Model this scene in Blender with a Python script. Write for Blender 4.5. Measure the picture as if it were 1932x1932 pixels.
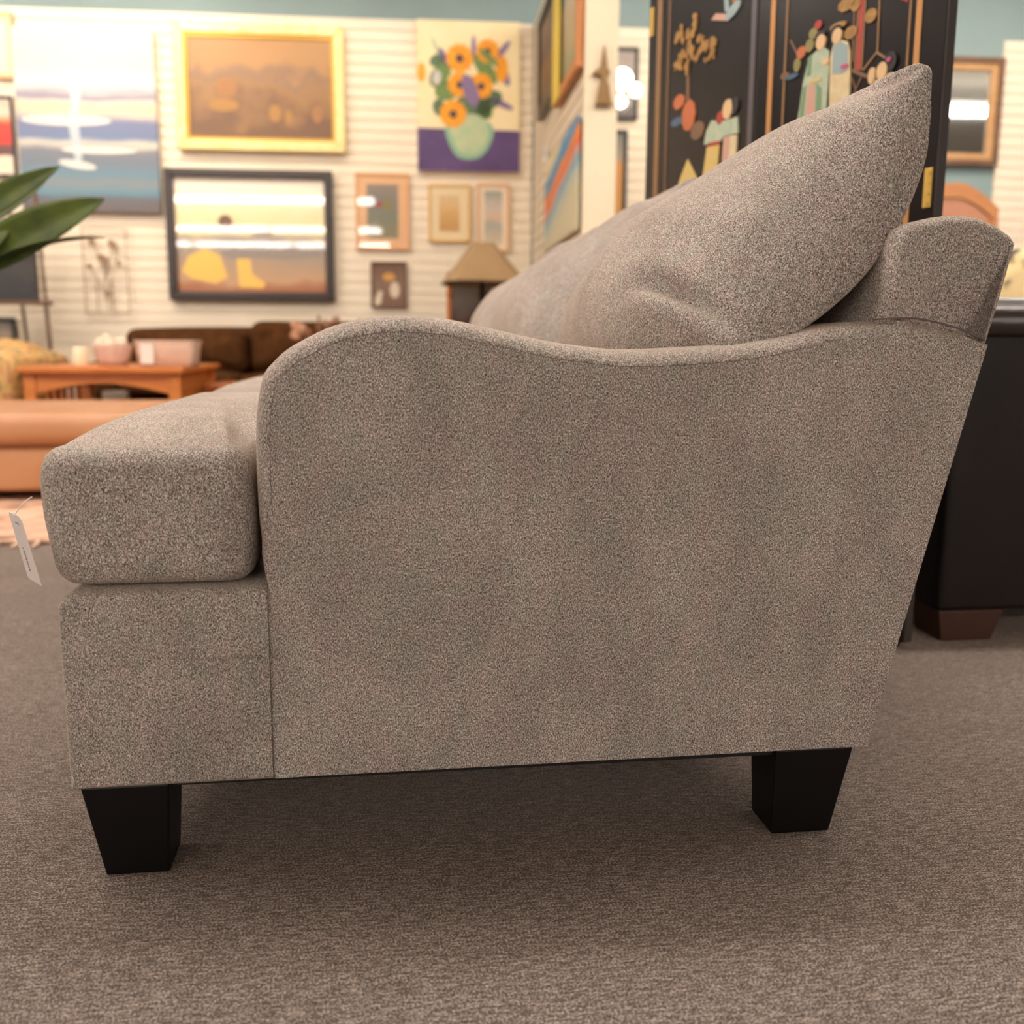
import bpy, bmesh, math, random
from mathutils import Vector, Matrix

random.seed(7)
for o in list(bpy.data.objects):
    bpy.data.objects.remove(o)
scene = bpy.context.scene
COL = scene.collection

# ------------------------------------------------------------------ camera
YAW, PITCH, ROLL, HC = math.radians(7.863), math.radians(9.443), 0.006, 0.53
fw = Vector((math.sin(YAW) * math.cos(PITCH), math.cos(YAW) * math.cos(PITCH), -math.sin(PITCH)))
r0 = Vector((math.cos(YAW), -math.sin(YAW), 0))
u0 = r0.cross(fw)
rr = r0 * math.cos(ROLL) + u0 * math.sin(ROLL)
uu = u0 * math.cos(ROLL) - r0 * math.sin(ROLL)
cam_data = bpy.data.cameras.new('camera')
cam_data.sensor_width = 36.0
cam_data.lens = 1900.0 / 1932.0 * 36.0
cam_data.clip_start = 0.05
cam_data.clip_end = 100
cam_data.dof.use_dof = True
cam_data.dof.focus_distance = 1.08
cam_data.dof.aperture_fstop = 4.2
cam_data.dof.aperture_blades = 0
cam = bpy.data.objects.new('camera', cam_data)
COL.objects.link(cam)
cam.matrix_world = Matrix(((rr.x, uu.x, -fw.x, 0), (rr.y, uu.y, -fw.y, 0), (rr.z, uu.z, -fw.z, HC), (0, 0, 0, 1)))
scene.camera = cam

# ------------------------------------------------------------------ world, exposure
world = bpy.data.worlds.new('world')
scene.world = world
world.use_nodes = True
world.node_tree.nodes['Background'].inputs[0].default_value = (1.0, 0.92, 0.84, 1)
world.node_tree.nodes['Background'].inputs[1].default_value = 0.24
vs = scene.view_settings
vs.view_transform = 'Standard'
vs.look = 'None'
vs.exposure = 0.1
vs.gamma = 1.0
vs.use_curve_mapping = False
scene.cycles.max_bounces = 5
scene.cycles.diffuse_bounces = 3
scene.cycles.glossy_bounces = 3
scene.cycles.transmission_bounces = 3
scene.cycles.transparent_max_bounces = 6
scene.cycles.adaptive_threshold = 0.06
scene.cycles.sample_clamp_indirect = 6.0

LAMP_RADIANCE = 36.0          # lens of the fluorescent strips
TRACK_WATTS = 52.0            # each track spotlight on the picture wall
LAMP_ROWS = [-14.0, -10.4, -5.7, 1.85, 4.6]
LAMP_Z = 2.98

# ------------------------------------------------------------------ helpers
def s2l(c):
    return tuple(((v / 255.0) / 12.92 if v / 255.0 <= 0.04045 else ((v / 255.0 + 0.055) / 1.055) ** 2.4) for v in c)

def rgba(c):
    return s2l(c) + (1.0,)

MATS = {}
def mat(name, col, rough=0.6, metal=0.0, spec=0.5, coat=0.0, sheen=0.0, var=None, vscale=8.0, vstretch=(1, 1, 1), bump=0.0, bscale=80.0, emit=None, trans=0.0):
    """Principled material; var = second colour mixed in by noise."""
    if name in MATS:
        return MATS[name]
    m = bpy.data.materials.new(name)
    m.use_nodes = True
    nt = m.node_tree
    b = nt.nodes['Principled BSDF']
    b.inputs['Base Color'].default_value = rgba(col)
    b.inputs['Roughness'].default_value = rough
    b.inputs['Metallic'].default_value = metal
    b.inputs['Specular IOR Level'].default_value = spec
    b.inputs['Coat Weight'].default_value = coat
    b.inputs['Sheen Weight'].default_value = sheen
    b.inputs['Transmission Weight'].default_value = trans
    if emit:
        b.inputs['Emission Color'].default_value = rgba(emit[0])
        b.inputs['Emission Strength'].default_value = emit[1]
    if var is not None or bump:
        tc = nt.nodes.new('ShaderNodeTexCoord')
        mp = nt.nodes.new('ShaderNodeMapping')
        mp.inputs['Scale'].default_value = vstretch
        nt.links.new(tc.outputs['Object'], mp.inputs['Vector'])
    if var is not None:
        n = nt.nodes.new('ShaderNodeTexNoise')
        n.inputs['Scale'].default_value = vscale
        n.inputs['Detail'].default_value = 4
        n.inputs['Roughness'].default_value = 0.6
        nt.links.new(mp.outputs[0], n.inputs['Vector'])
        r = nt.nodes.new('ShaderNodeValToRGB')
        r.color_ramp.elements[0].position = 0.36
        r.color_ramp.elements[1].position = 0.64
        r.color_ramp.elements[0].color = rgba(col)
        r.color_ramp.elements[1].color = rgba(var)
        nt.links.new(n.outputs['Fac'], r.inputs['Fac'])
        nt.links.new(r.outputs['Color'], b.inputs['Base Color'])
    if bump:
        n2 = nt.nodes.new('ShaderNodeTexNoise')
        n2.inputs['Scale'].default_value = bscale
        n2.inputs['Detail'].default_value = 3
        nt.links.new(mp.outputs[0], n2.inputs['Vector'])
        bp = nt.nodes.new('ShaderNodeBump')
        bp.inputs['Strength'].default_value = bump
        bp.inputs['Distance'].default_value = 0.002
        nt.links.new(n2.outputs['Fac'], bp.inputs['Height'])
        nt.links.new(bp.outputs['Normal'], b.inputs['Normal'])
    MATS[name] = m
    return m

def ramp_mat(name, stops, axis='Z', noise=0.15, nscale=3.0, stretch=(1, 1, 1), rough=0.6, coat=0.0, detail=4.0):
    """painted surface: colour bands along one Generated axis, broken up by noise."""
    m = bpy.data.materials.new(name)
    m.use_nodes = True
    nt = m.node_tree
    b = nt.nodes['Principled BSDF']
    b.inputs['Roughness'].default_value = rough
    b.inputs['Coat Weight'].default_value = coat
    tc = nt.nodes.new('ShaderNodeTexCoord')
    sep = nt.nodes.new('ShaderNodeSeparateXYZ')
    nt.links.new(tc.outputs['Generated'], sep.inputs[0])
    mp = nt.nodes.new('ShaderNodeMapping')
    mp.inputs['Scale'].default_value = stretch
    nt.links.new(tc.outputs['Generated'], mp.inputs['Vector'])
    n = nt.nodes.new('ShaderNodeTexNoise')
    n.inputs['Scale'].default_value = nscale
    n.inputs['Detail'].default_value = detail
    nt.links.new(mp.outputs[0], n.inputs['Vector'])
    ma = nt.nodes.new('ShaderNodeMath')
    ma.operation = 'MULTIPLY_ADD'
    nt.links.new(n.outputs['Fac'], ma.inputs[0])
    ma.inputs[1].default_value = noise * 2
    ma.inputs[2].default_value = -noise
    ad = nt.nodes.new('ShaderNodeMath')
    ad.operation = 'ADD'
    if axis == 'N':
        ad.inputs[0].default_value = 0.5
    elif axis == 'D':
        a2 = nt.nodes.new('ShaderNodeMath')
        a2.operation = 'MULTIPLY_ADD'
        nt.links.new(sep.outputs['X'], a2.inputs[0])
        a2.inputs[1].default_value = -0.38
        nt.links.new(sep.outputs['Z'], a2.inputs[2])
        nt.links.new(a2.outputs[0], ad.inputs[0])
    else:
        nt.links.new(sep.outputs[axis], ad.inputs[0])
    nt.links.new(ma.outputs[0], ad.inputs[1])
    r = nt.nodes.new('ShaderNodeValToRGB')
    els = r.color_ramp.elements
    els[0].position, els[0].color = stops[0][0], rgba(stops[0][1])
    els[1].position, els[1].color = stops[-1][0], rgba(stops[-1][1])
    for p, c in stops[1:-1]:
        e = els.new(p)
        e.color = rgba(c)
    nt.links.new(ad.outputs[0], r.inputs['Fac'])
    nt.links.new(r.outputs['Color'], b.inputs['Base Color'])
    return m

def upholstery(name, dark, mid, light, scale=950.0):
    """flecked chenille: light and dark yarns, faint pink and green drift, soft nap."""
    m = bpy.data.materials.new(name)
    m.use_nodes = True
    nt = m.node_tree
    L = nt.links.new
    b = nt.nodes['Principled BSDF']
    b.inputs['Roughness'].default_value = 0.92
    b.inputs['Specular IOR Level'].default_value = 0.15
    b.inputs['Sheen Weight'].default_value = 0.35
    b.inputs['Sheen Roughness'].default_value = 0.45
    b.inputs['Sheen Tint'].default_value = rgba((235, 205, 175))
    tc = nt.nodes.new('ShaderNodeTexCoord')
    mp = nt.nodes.new('ShaderNodeMapping')
    mp.inputs['Scale'].default_value = (1, 1, 0.6)
    L(tc.outputs['Object'], mp.inputs['Vector'])
    n = nt.nodes.new('ShaderNodeTexNoise')
    n.inputs['Scale'].default_value = scale
    n.inputs['Detail'].default_value = 2.0
    n.inputs['Roughness'].default_value = 0.65
    n.inputs['Distortion'].default_value = 0.6
    L(mp.outputs[0], n.inputs['Vector'])
    r = nt.nodes.new('ShaderNodeValToRGB')
    e = r.color_ramp.elements
    e[0].position, e[0].color = 0.34, rgba(dark)
    e[1].position, e[1].color = 0.66, rgba(light)
    k = e.new(0.5)
    k.color = rgba(mid)
    L(n.outputs['Fac'], r.inputs['Fac'])
    # broad tonal drift of the nap
    n2 = nt.nodes.new('ShaderNodeTexNoise')
    n2.inputs['Scale'].default_value = 14.0
    n2.inputs['Detail'].default_value = 2.0
    n2.inputs['Roughness'].default_value = 0.65
    L(mp.outputs[0], n2.inputs['Vector'])
    r2 = nt.nodes.new('ShaderNodeValToRGB')
    r2.color_ramp.elements[0].position, r2.color_ramp.elements[0].color = 0.35, (0.86, 0.86, 0.86, 1)
    r2.color_ramp.elements[1].position, r2.color_ramp.elements[1].color = 0.65, (1.06, 1.06, 1.06, 1)
    L(n2.outputs['Fac'], r2.inputs['Fac'])
    mx = nt.nodes.new('ShaderNodeMix')
    mx.data_type = 'RGBA'
    mx.blend_type = 'MULTIPLY'
    mx.inputs[0].default_value = 1.0
    L(r.outputs['Color'], mx.inputs[6])
    L(r2.outputs['Color'], mx.inputs[7])
    n3 = nt.nodes.new('ShaderNodeTexNoise')
    n3.inputs['Scale'].default_value = 45.0
    n3.inputs['Detail'].default_value = 1.0
    L(mp.outputs[0], n3.inputs['Vector'])
    r3 = nt.nodes.new('ShaderNodeValToRGB')
    r3.color_ramp.elements[0].position, r3.color_ramp.elements[0].color = 0.35, (1.03, 0.98, 0.975, 1)
    r3.color_ramp.elements[1].position, r3.color_ramp.elements[1].color = 0.65, (0.97, 1.0, 0.97, 1)
    L(n3.outputs['Fac'], r3.inputs['Fac'])
    mx2 = nt.nodes.new('ShaderNodeMix')
    mx2.data_type = 'RGBA'
    mx2.blend_type = 'MULTIPLY'
    mx2.inputs[0].default_value = 1.0
    L(mx.outputs[2], mx2.inputs[6])
    L(r3.outputs['Color'], mx2.inputs[7])
    L(mx2.outputs[2], b.inputs['Base Color'])
    bp = nt.nodes.new('ShaderNodeBump')
    bp.inputs['Strength'].default_value = 0.45
    bp.inputs['Distance'].default_value = 0.0012
    L(n.outputs['Fac'], bp.inputs['Height'])
    L(bp.outputs['Normal'], b.inputs['Normal'])
    return m

def carpet_material():
    m = bpy.data.materials.new('heathered_carpet')
    m.use_nodes = True
    nt = m.node_tree
    L = nt.links.new
    b = nt.nodes['Principled BSDF']
    b.inputs['Roughness'].default_value = 0.95
    b.inputs['Specular IOR Level'].default_value = 0.1
    b.inputs['Sheen Weight'].default_value = 0.32
    b.inputs['Sheen Roughness'].default_value = 0.6
    b.inputs['Sheen Tint'].default_value = rgba((230, 205, 185))
    tc = nt.nodes.new('ShaderNodeTexCoord')
    def noise(scale, st, detail=3.0, dist=0.0):
        mp = nt.nodes.new('ShaderNodeMapping')
        mp.inputs['Scale'].default_value = st
        mp.inputs['Rotation'].default_value = (0, 0, math.radians(-4))
        L(tc.outputs['Object'], mp.inputs['Vector'])
        n = nt.nodes.new('ShaderNodeTexNoise')
        n.inputs['Scale'].default_value = scale
        n.inputs['Detail'].default_value = detail
        n.inputs['Roughness'].default_value = 0.65
        n.inputs['Distortion'].default_value = dist
        L(mp.outputs[0], n.inputs['Vector'])
        return n
    a = noise(520, (1, 1, 1), 1.0, 0.5)
    s = noise(330, (0.16, 1, 1), 2.0)
    w = noise(5, (0.5, 1.6, 1), 3.0)
    m1 = nt.nodes.new('ShaderNodeMath')
    m1.operation = 'MULTIPLY_ADD'
    L(s.outputs['Fac'], m1.inputs[0])
    m1.inputs[1].default_value = 0.36
    m2 = nt.nodes.new('ShaderNodeMath')
    m2.operation = 'MULTIPLY'
    m2.inputs[1].default_value = 0.64
    L(a.outputs['Fac'], m2.inputs[0])
    L(m2.outputs[0], m1.inputs[2])
    r = nt.nodes.new('ShaderNodeValToRGB')
    e = r.color_ramp.elements
    e[0].position, e[0].color = 0.40, rgba((33, 29, 27))
    e[1].position, e[1].color = 0.61, rgba((168, 155, 146))
    k = e.new(0.5)
    k.color = rgba((88, 80, 75))
    L(m1.outputs[0], r.inputs['Fac'])
    r2 = nt.nodes.new('ShaderNodeValToRGB')
    r2.color_ramp.elements[0].position, r2.color_ramp.elements[0].color = 0.35, (0.86, 0.86, 0.86, 1)
    r2.color_ramp.elements[1].position, r2.color_ramp.elements[1].color = 0.65, (1.07, 1.07, 1.07, 1)
    L(w.outputs['Fac'], r2.inputs['Fac'])
    mx = nt.nodes.new('ShaderNodeMix')
    mx.data_type = 'RGBA'
    mx.blend_type = 'MULTIPLY'
    mx.inputs[0].default_value = 1.0
    L(r.outputs['Color'], mx.inputs[6])
    L(r2.outputs['Color'], mx.inputs[7])
    L(mx.outputs[2], b.inputs['Base Color'])
    bp = nt.nodes.new('ShaderNodeBump')
    bp.inputs['Strength'].default_value = 0.6
    bp.inputs['Distance'].default_value = 0.002
    L(m1.outputs[0], bp.inputs['Height'])
    L(bp.outputs['Normal'], b.inputs['Normal'])
    return m

def pane_material():
    m = bpy.data.materials.new('clear_pane')
    m.use_nodes = True
    nt = m.node_tree
    nt.nodes.remove(nt.nodes['Principled BSDF'])
    out = nt.nodes['Material Output']
    lw = nt.nodes.new('ShaderNodeLayerWeight')       # facing term: the same from both sides of the thin pane
    lw.inputs['Blend'].default_value = 0.5
    pw = nt.nodes.new('ShaderNodeMath')
    pw.operation = 'POWER'
    nt.links.new(lw.outputs['Facing'], pw.inputs[0])
    pw.inputs[1].default_value = 4.0
    fr = nt.nodes.new('ShaderNodeMath')
    fr.operation = 'MULTIPLY_ADD'
    nt.links.new(pw.outputs[0], fr.inputs[0])
    fr.inputs[1].default_value = 0.6
    fr.inputs[2].default_value = 0.035
    tr = nt.nodes.new('ShaderNodeBsdfTransparent')
    gl = nt.nodes.new('ShaderNodeBsdfGlossy')
    gl.inputs['Roughness'].default_value = 0.03
    mx = nt.nodes.new('ShaderNodeMixShader')
    nt.links.new(fr.outputs[0], mx.inputs[0])
    nt.links.new(tr.outputs[0], mx.inputs[1])
    nt.links.new(gl.outputs[0], mx.inputs[2])
    nt.links.new(mx.outputs[0], out.inputs['Surface'])
    return m

ORG = {}
def mesh_obj(name, verts, faces, material, parent=None, smooth=False, mats=None, fmats=None):
    me = bpy.data.meshes.new(name)
    off = ORG.get(parent.name, Vector()) if parent else Vector()
    me.from_pydata([tuple(Vector(v) - off) for v in verts], [], faces)
    for mm in (mats or [material]):
        me.materials.append(mm)
    if fmats:
        for p, k in zip(me.polygons, fmats):
            p.material_index = k
    bm = bmesh.new()
    bm.from_mesh(me)
    bmesh.ops.recalc_face_normals(bm, faces=bm.faces)
    bm.to_mesh(me)
    bm.free()
    if smooth:
        for p in me.polygons:
            p.use_smooth = True
    o = bpy.data.objects.new(name, me)
    COL.objects.link(o)
    if parent:
        o.parent = parent
        ORG[o.name] = off
    return o

def bm_obj(name, bm, material, parent=None, smooth=False):
    off = ORG.get(parent.name, Vector()) if parent else Vector()
    if off.length:
        bmesh.ops.translate(bm, verts=bm.verts, vec=-off)
    me = bpy.data.meshes.new(name)
    bm.to_mesh(me)
    bm.free()
    me.materials.append(material)
    if smooth:
        for p in me.polygons:
            p.use_smooth = True
    o = bpy.data.objects.new(name, me)
    COL.objects.link(o)
    if parent:
        o.parent = parent
        ORG[o.name] = off
    return o

def tag(o, label, cat, group=None):
    o['label'] = label
    o['category'] = cat
    if group:
        o['group'] = group
    return o

def struct(o, label=None):
    o['kind'] = 'structure'
    if label:
        o['label'] = label
    return o

def thing(name, label, cat, loc=(0, 0, 0), rz=0.0, group=None, world_coords=False):
    """Empty at a thing's base; world_coords: parts are written in world coordinates."""
    e = bpy.data.objects.new(name, None)
    e.empty_display_size = 0.1
    COL.objects.link(e)
    e.location = loc
    e.rotation_euler = (0, 0, rz)
    tag(e, label, cat, group)
    ORG[e.name] = Vector(loc) if world_coords else Vector()
    return e

def box(name, x0, x1, y0, y1, z0, z1, material, parent=None, bevel=0.004, seg=2, smooth=False):
    bm = bmesh.new()
    bmesh.ops.create_cube(bm, size=1.0)
    bmesh.ops.scale(bm, verts=bm.verts, vec=(abs(x1 - x0), abs(y1 - y0), abs(z1 - z0)))
    bmesh.ops.translate(bm, verts=bm.verts, vec=((x0 + x1) / 2, (y0 + y1) / 2, (z0 + z1) / 2))
    if bevel:
        bmesh.ops.bevel(bm, geom=bm.edges[:], offset=bevel, segments=seg, affect='EDGES', profile=0.5)
    return bm_obj(name, bm, material, parent, smooth)

def prism(name, pts, axis, a, b, material, parent=None, bevel=0.0, seg=2, smooth=False):
    """extrude a polygon: axis 'y' takes (x,z) points, 'z' takes (x,y), 'x' takes (y,z)."""
    def P(p, t):
        return {'y': (p[0], t, p[1]), 'z': (p[0], p[1], t), 'x': (t, p[0], p[1])}[axis]
    bm = bmesh.new()
    v0 = [bm.verts.new(P(p, a)) for p in pts]
    v1 = [bm.verts.new(P(p, b)) for p in pts]
    n = len(pts)
    bm.faces.new(v0)
    bm.faces.new(v1[::-1])
    for i in range(n):
        bm.faces.new((v0[i], v1[i], v1[(i + 1) % n], v0[(i + 1) % n]))
    bmesh.ops.recalc_face_normals(bm, faces=bm.faces)
    if bevel:
        bmesh.ops.bevel(bm, geom=bm.edges[:], offset=bevel, segments=seg, affect='EDGES', profile=0.5)
    return bm_obj(name, bm, material, parent, smooth)

def tube(name, pts, rad, material, parent=None, n=8, closed=False):
    pts = [Vector(p) for p in pts]
    rads = rad if isinstance(rad, (list, tuple)) else [rad] * len(pts)
    vs_, fs = [], []
    m = len(pts)
    prev = None
    for i, p in enumerate(pts):
        if closed:
            d = pts[(i + 1) % m] - pts[i - 1]
        else:
            d = pts[min(i + 1, m - 1)] - pts[max(i - 1, 0)]
        d.normalize()
        if prev is None:
            up = Vector((0, 0, 1)) if abs(d.z) < 0.9 else Vector((1, 0, 0))
            s = d.cross(up).normalized()
        else:
            s = (prev - d * prev.dot(d)).normalized()
        prev = s
        t = d.cross(s)
        for k in range(n):
            a = 2 * math.pi * k / n
            vs_.append(p + (s * math.cos(a) + t * math.sin(a)) * rads[i])
    for i in range(m if closed else m - 1):
        j = (i + 1) % m
        for k in range(n):
            fs.append((i * n + k, i * n + (k + 1) % n, j * n + (k + 1) % n, j * n + k))
    if not closed:
        fs.append(tuple(range(n)))
        fs.append(tuple((m - 1) * n + k for k in range(n)))
    return mesh_obj(name, vs_, fs, material, parent, True)

def lathe(name, prof, center, material, parent=None, n=24, smooth=True):
    cx, cy, cz = center
    vs_, fs = [], []
    for r, z in prof:
        for k in range(n):
            a = 2 * math.pi * k / n
            vs_.append((cx + r * math.cos(a), cy + r * math.sin(a), cz + z))
    for i in range(len(prof) - 1):
        for k in range(n):
            fs.append((i * n + k, i * n + (k + 1) % n, (i + 1) * n + (k + 1) % n, (i + 1) * n + k))
    fs.append(tuple(range(n)))
    fs.append(tuple((len(prof) - 1) * n + k for k in range(n)))
    return mesh_obj(name, vs_, fs, material, parent, smooth)

def catmull(pts, per=6, closed=False):
    out = []
    n = len(pts)
    rng = range(n) if closed else range(n - 1)
    for i in rng:
        if closed:
            p0, p1, p2, p3 = pts[i - 1], pts[i], pts[(i + 1) % n], pts[(i + 2) % n]
        else:
            p0, p1, p2, p3 = pts[max(i - 1, 0)], pts[i], pts[i + 1], pts[min(i + 2, n - 1)]
        for k in range(per):
            t = k / per
            out.append(tuple(0.5 * (2 * b + (c - a) * t + (2 * a - 5 * b + 4 * c - d) * t * t + (3 * b - a - 3 * c + d) * t ** 3) for a, b, c, d in zip(p0, p1, p2, p3)))
    if not closed:
        out.append(tuple(pts[-1]))
    return out

def resample(pts, step):
    """densify a closed polygon"""
    out = []
    n = len(pts)
    for i in range(n):
        a, b = pts[i], pts[(i + 1) % n]
        d = math.dist(a, b)
        k = max(1, int(d / step))
        for j in range(k):
            t = j / k
            out.append((a[0] + (b[0] - a[0]) * t, a[1] + (b[1] - a[1]) * t))
    return out

def round_poly(pts, radii, seg=6):
    out = []
    n = len(pts)
    if not isinstance(radii, (list, tuple)):
        radii = [radii] * n
    for i in range(n):
        p = Vector(pts[i])
        a = (Vector(pts[i - 1]) - p)
        b = (Vector(pts[(i + 1) % n]) - p)
        r = min(radii[i], a.length * 0.45, b.length * 0.45)
        if r <= 0:
            out.append(tuple(p))
            continue
        a.normalize()
        b.normalize()
        for k in range(seg + 1):
            t = k / seg
            q = p + a * r * (1 - t) ** 2 + b * r * t ** 2
            out.append((q.x, q.y))
    return out

def offset_poly(pts, d):
    """inset by d (positive = inwards), polygon counter-clockwise"""
    n = len(pts)
    area = sum(pts[i][0] * pts[(i + 1) % n][1] - pts[(i + 1) % n][0] * pts[i][1] for i in range(n))
    sg = 1 if area > 0 else -1
    out = []
    for i in range(n):
        a = Vector(pts[(i + 1) % n]) - Vector(pts[i - 1])
        if a.length < 1e-9:
            out.append(pts[i])
            continue
        a.normalize()
        nrm = Vector((-a.y, a.x)) * sg
        out.append((pts[i][0] + nrm.x * d, pts[i][1] + nrm.y * d))
    return out

def loft(name, outline, rings, axis, material, parent=None, crown0=None, crown1=None, center=None, smooth=True):
    """rings = [(inset, t)] along axis; the ends close towards a centre with optional crown
    (crown = (height, exponent)): a soft cushion."""
    def P(p, t):
        return {'y': (p[0], t, p[1]), 'z': (p[0], p[1], t), 'x': (t, p[0], p[1])}[axis]
    n = len(outline)
    if center is None:
        center = (sum(p[0] for p in outline) / n, sum(p[1] for p in outline) / n)
    vs_, fs = [], []
    allr = []
    for ins, t in rings:
        allr.append((offset_poly(outline, ins), t))
    seq = []
    def cap(base, t, crown):
        res = []
        h, ex = crown
        for s in (0.93, 0.84, 0.72, 0.58, 0.42, 0.25, 0.1):
            pp = [(center[0] + (p[0] - center[0]) * s, center[1] + (p[1] - center[1]) * s) for p in base]
            res.append((pp, t + h * (1 - s ** ex)))
        return res
    if crown0:
        seq += cap(allr[0][0], allr[0][1], crown0)[::-1]
    seq += allr
    if crown1:
        seq += cap(allr[-1][0], allr[-1][1], crown1)
    for pp, t in seq:
        for p in pp:
            vs_.append(P(p, t))
    for i in range(len(seq) - 1):
        for k in range(n):
            fs.append((i * n + k, i * n + (k + 1) % n, (i + 1) * n + (k + 1) % n, (i + 1) * n + k))
    fs.append(tuple(range(n)))
    fs.append(tuple((len(seq) - 1) * n + k for k in range(n)))
    return mesh_obj(name, vs_, fs, material, parent, smooth)

def round_rings(t0, t1, r, k=6):
    """ring list for a slab from t0 to t1 with rounded rims of radius r"""
    out = []
    for i in range(k + 1):
        a = math.pi / 2 * i / k
        out.append((r * (1 - math.sin(a)), t0 + r * (1 - math.cos(a))))
    for i in range(k, -1, -1):
        a = math.pi / 2 * i / k
        out.append((r * (1 - math.sin(a)), t1 - r * (1 - math.cos(a))))
    return out

def soft_box(name, x0, x1, y0, y1, z0, z1, r, material, parent=None, crown=0.0, corner=None):
    c = corner if corner is not None else r * 1.3
    pl = resample(round_poly([(x0, y0), (x1, y0), (x1, y1), (x0, y1)], c, 6), 0.06)
    return loft(name, pl, round_rings(z0, z1, r), 'z', material, parent, crown0=(0, 2), crown1=(crown, 2.5))

# ------------------------------------------------------------------ materials
M_FABRIC = upholstery('taupe_chenille', (70, 65, 62), (152, 142, 135), (236, 224, 215))
M_SEAM = mat('seam_thread', (104, 91, 83), 0.9)
M_CARPET = carpet_material()
M_PANE = pane_material()
M_LEG = mat('espresso_lacquer', (12, 8, 7), 0.4, spec=0.2)
M_UNDER = mat('dust_cover', (24, 20, 19), 0.9)
M_SLAT = mat('cream_slat', (243, 228, 204), 0.55, var=(238, 222, 196), vscale=3)
M_TEAL = mat('teal_paint', (134, 153, 152), 0.8, var=(130, 149, 148), vscale=2)
M_BOARD = mat('cream_board', (245, 228, 196), 0.6, var=(240, 222, 188), vscale=2)
M_CEIL = mat('ceiling_paint', (214, 205, 192), 0.9)
M_TAN = mat('tan_leather', (186, 134, 94), 0.45, var=(176, 122, 80), vscale=5, bump=0.3, bscale=160)
M_DLEATH = mat('dark_brown_leather', (31, 21, 19), 0.5, spec=0.3, var=(25, 17, 16), vscale=6, bump=0.3, bscale=150)
M_PAD = mat('glossy_brown_leather', (46, 34, 30), 0.28, spec=0.6, bump=0.2, bscale=150)
M_BROWN = mat('brown_plush', (90, 56, 28), 0.9, spec=0.1, var=(68, 40, 18), vscale=18)
M_OAK = mat('honey_oak', (212, 130, 62), 0.42, var=(196, 110, 46), vscale=5, vstretch=(1, 6, 6))
M_OAK2 = mat('red_oak', (196, 118, 72), 0.35, var=(180, 100, 56), vscale=5, vstretch=(1, 6, 6))
M_HEADB = mat('cherry_wood', (188, 128, 78), 0.4, var=(174, 112, 64), vscale=4, vstretch=(1, 1, 5))
M_HEADP = mat('cherry_panel', (184, 130, 100), 0.4, var=(174, 118, 88), vscale=4, vstretch=(1, 1, 5))
M_GOLDF = mat('bright_gold', (240, 220, 158), 0.35, metal=0.1, var=(234, 206, 130), vscale=20)
M_GOLDI = mat('antique_gold', (196, 150, 52), 0.4, metal=0.4)
M_BLACKF = mat('espresso_frame', (50, 36, 30), 0.35, var=(40, 28, 23), vscale=6)
M_BLACK = mat('black_frame', (26, 22, 22), 0.35)
M_WOODF = mat('walnut_frame', (112, 78, 50), 0.4, var=(96, 64, 40), vscale=10)
M_WOODL = mat('light_wood_frame', (190, 146, 96), 0.45, var=(178, 132, 82), vscale=10)
M_LACQ = mat('black_lacquer', (26, 20, 19), 0.3, spec=0.3, var=(32, 25, 23), vscale=3)
M_LACQE = mat('lacquer_edge', (62, 54, 52), 0.25, coat=0.2)
M_GILT = mat('gilt_line', (198, 140, 78), 0.45)
M_GILTD = mat('dull_gilt_line', (140, 104, 66), 0.5)
M_BRASS = mat('brass', (226, 184, 90), 0.35, metal=0.3)
M_WHITE = mat('white_plastic', (236, 230, 220), 0.5)
M_PAPER = mat('tag_card', (238, 226, 220), 0.6)
M_INK = mat('grey_ink', (120, 112, 112), 0.8)
M_LEAF = mat('green_leaf', (70, 82, 10), 0.55, spec=0.25, var=(44, 56, 6), vscale=9, sheen=0.1)
M_LEAF2 = mat('dusty_green_leaf', (92, 104, 52), 0.5, var=(70, 82, 38), vscale=9)
M_STEM = mat('stem', (84, 88, 40), 0.6)
M_POT = mat('glazed_pot', (150, 140, 128), 0.4)
M_SOIL = mat('soil', (50, 38, 30), 0.95)
M_IRON = mat('dark_iron', (70, 58, 48), 0.5, metal=0.5)
M_IRONL = mat('rusty_wire', (150, 120, 94), 0.6, metal=0.3)
M_SHADE = mat('tan_shade', (178, 148, 108), 0.8, var=(170, 138, 98), vscale=6)
M_DARKRIM = mat('shade_rim', (52, 42, 34), 0.7)
M_FLORAL = ramp_mat('floral_print', [(0.25, (120, 112, 78)), (0.42, (206, 164, 96)), (0.55, (222, 180, 112)), (0.68, (176, 104, 70)), (0.85, (222, 192, 140))], 'N', 0.75, 7.0)
M_RUG = ramp_mat('patterned_rug', [(0.2, (120, 88, 72)), (0.42, (206, 158, 132)), (0.6, (232, 196, 166)), (0.8, (150, 108, 88))], 'N', 0.7, 16.0)
M_GLOW = mat('lamp_lens', (255, 246, 230), 0.5, emit=((255, 245, 236), LAMP_RADIANCE))
M_GLARE = mat('glare_glow', (255, 250, 240), 0.5, emit=((255, 248, 236), 6.0))  # glow stands in for a white glare, not a lamp
M_METALW = mat('white_enamel', (230, 226, 218), 0.5)
M_MIRROR = mat('mirror_glass', (225, 230, 228), 0.03, metal=1.0)

# ------------------------------------------------------------------ setting
struct(box('floor', -12, 12, -18, 9, -0.06, 0.0, M_CARPET, bevel=0), 'heathered taupe loop carpet')
struct(box('ceiling', -12, 12, -18, 9, 3.4, 3.5, M_CEIL, bevel=0), 'off white showroom ceiling')

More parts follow.
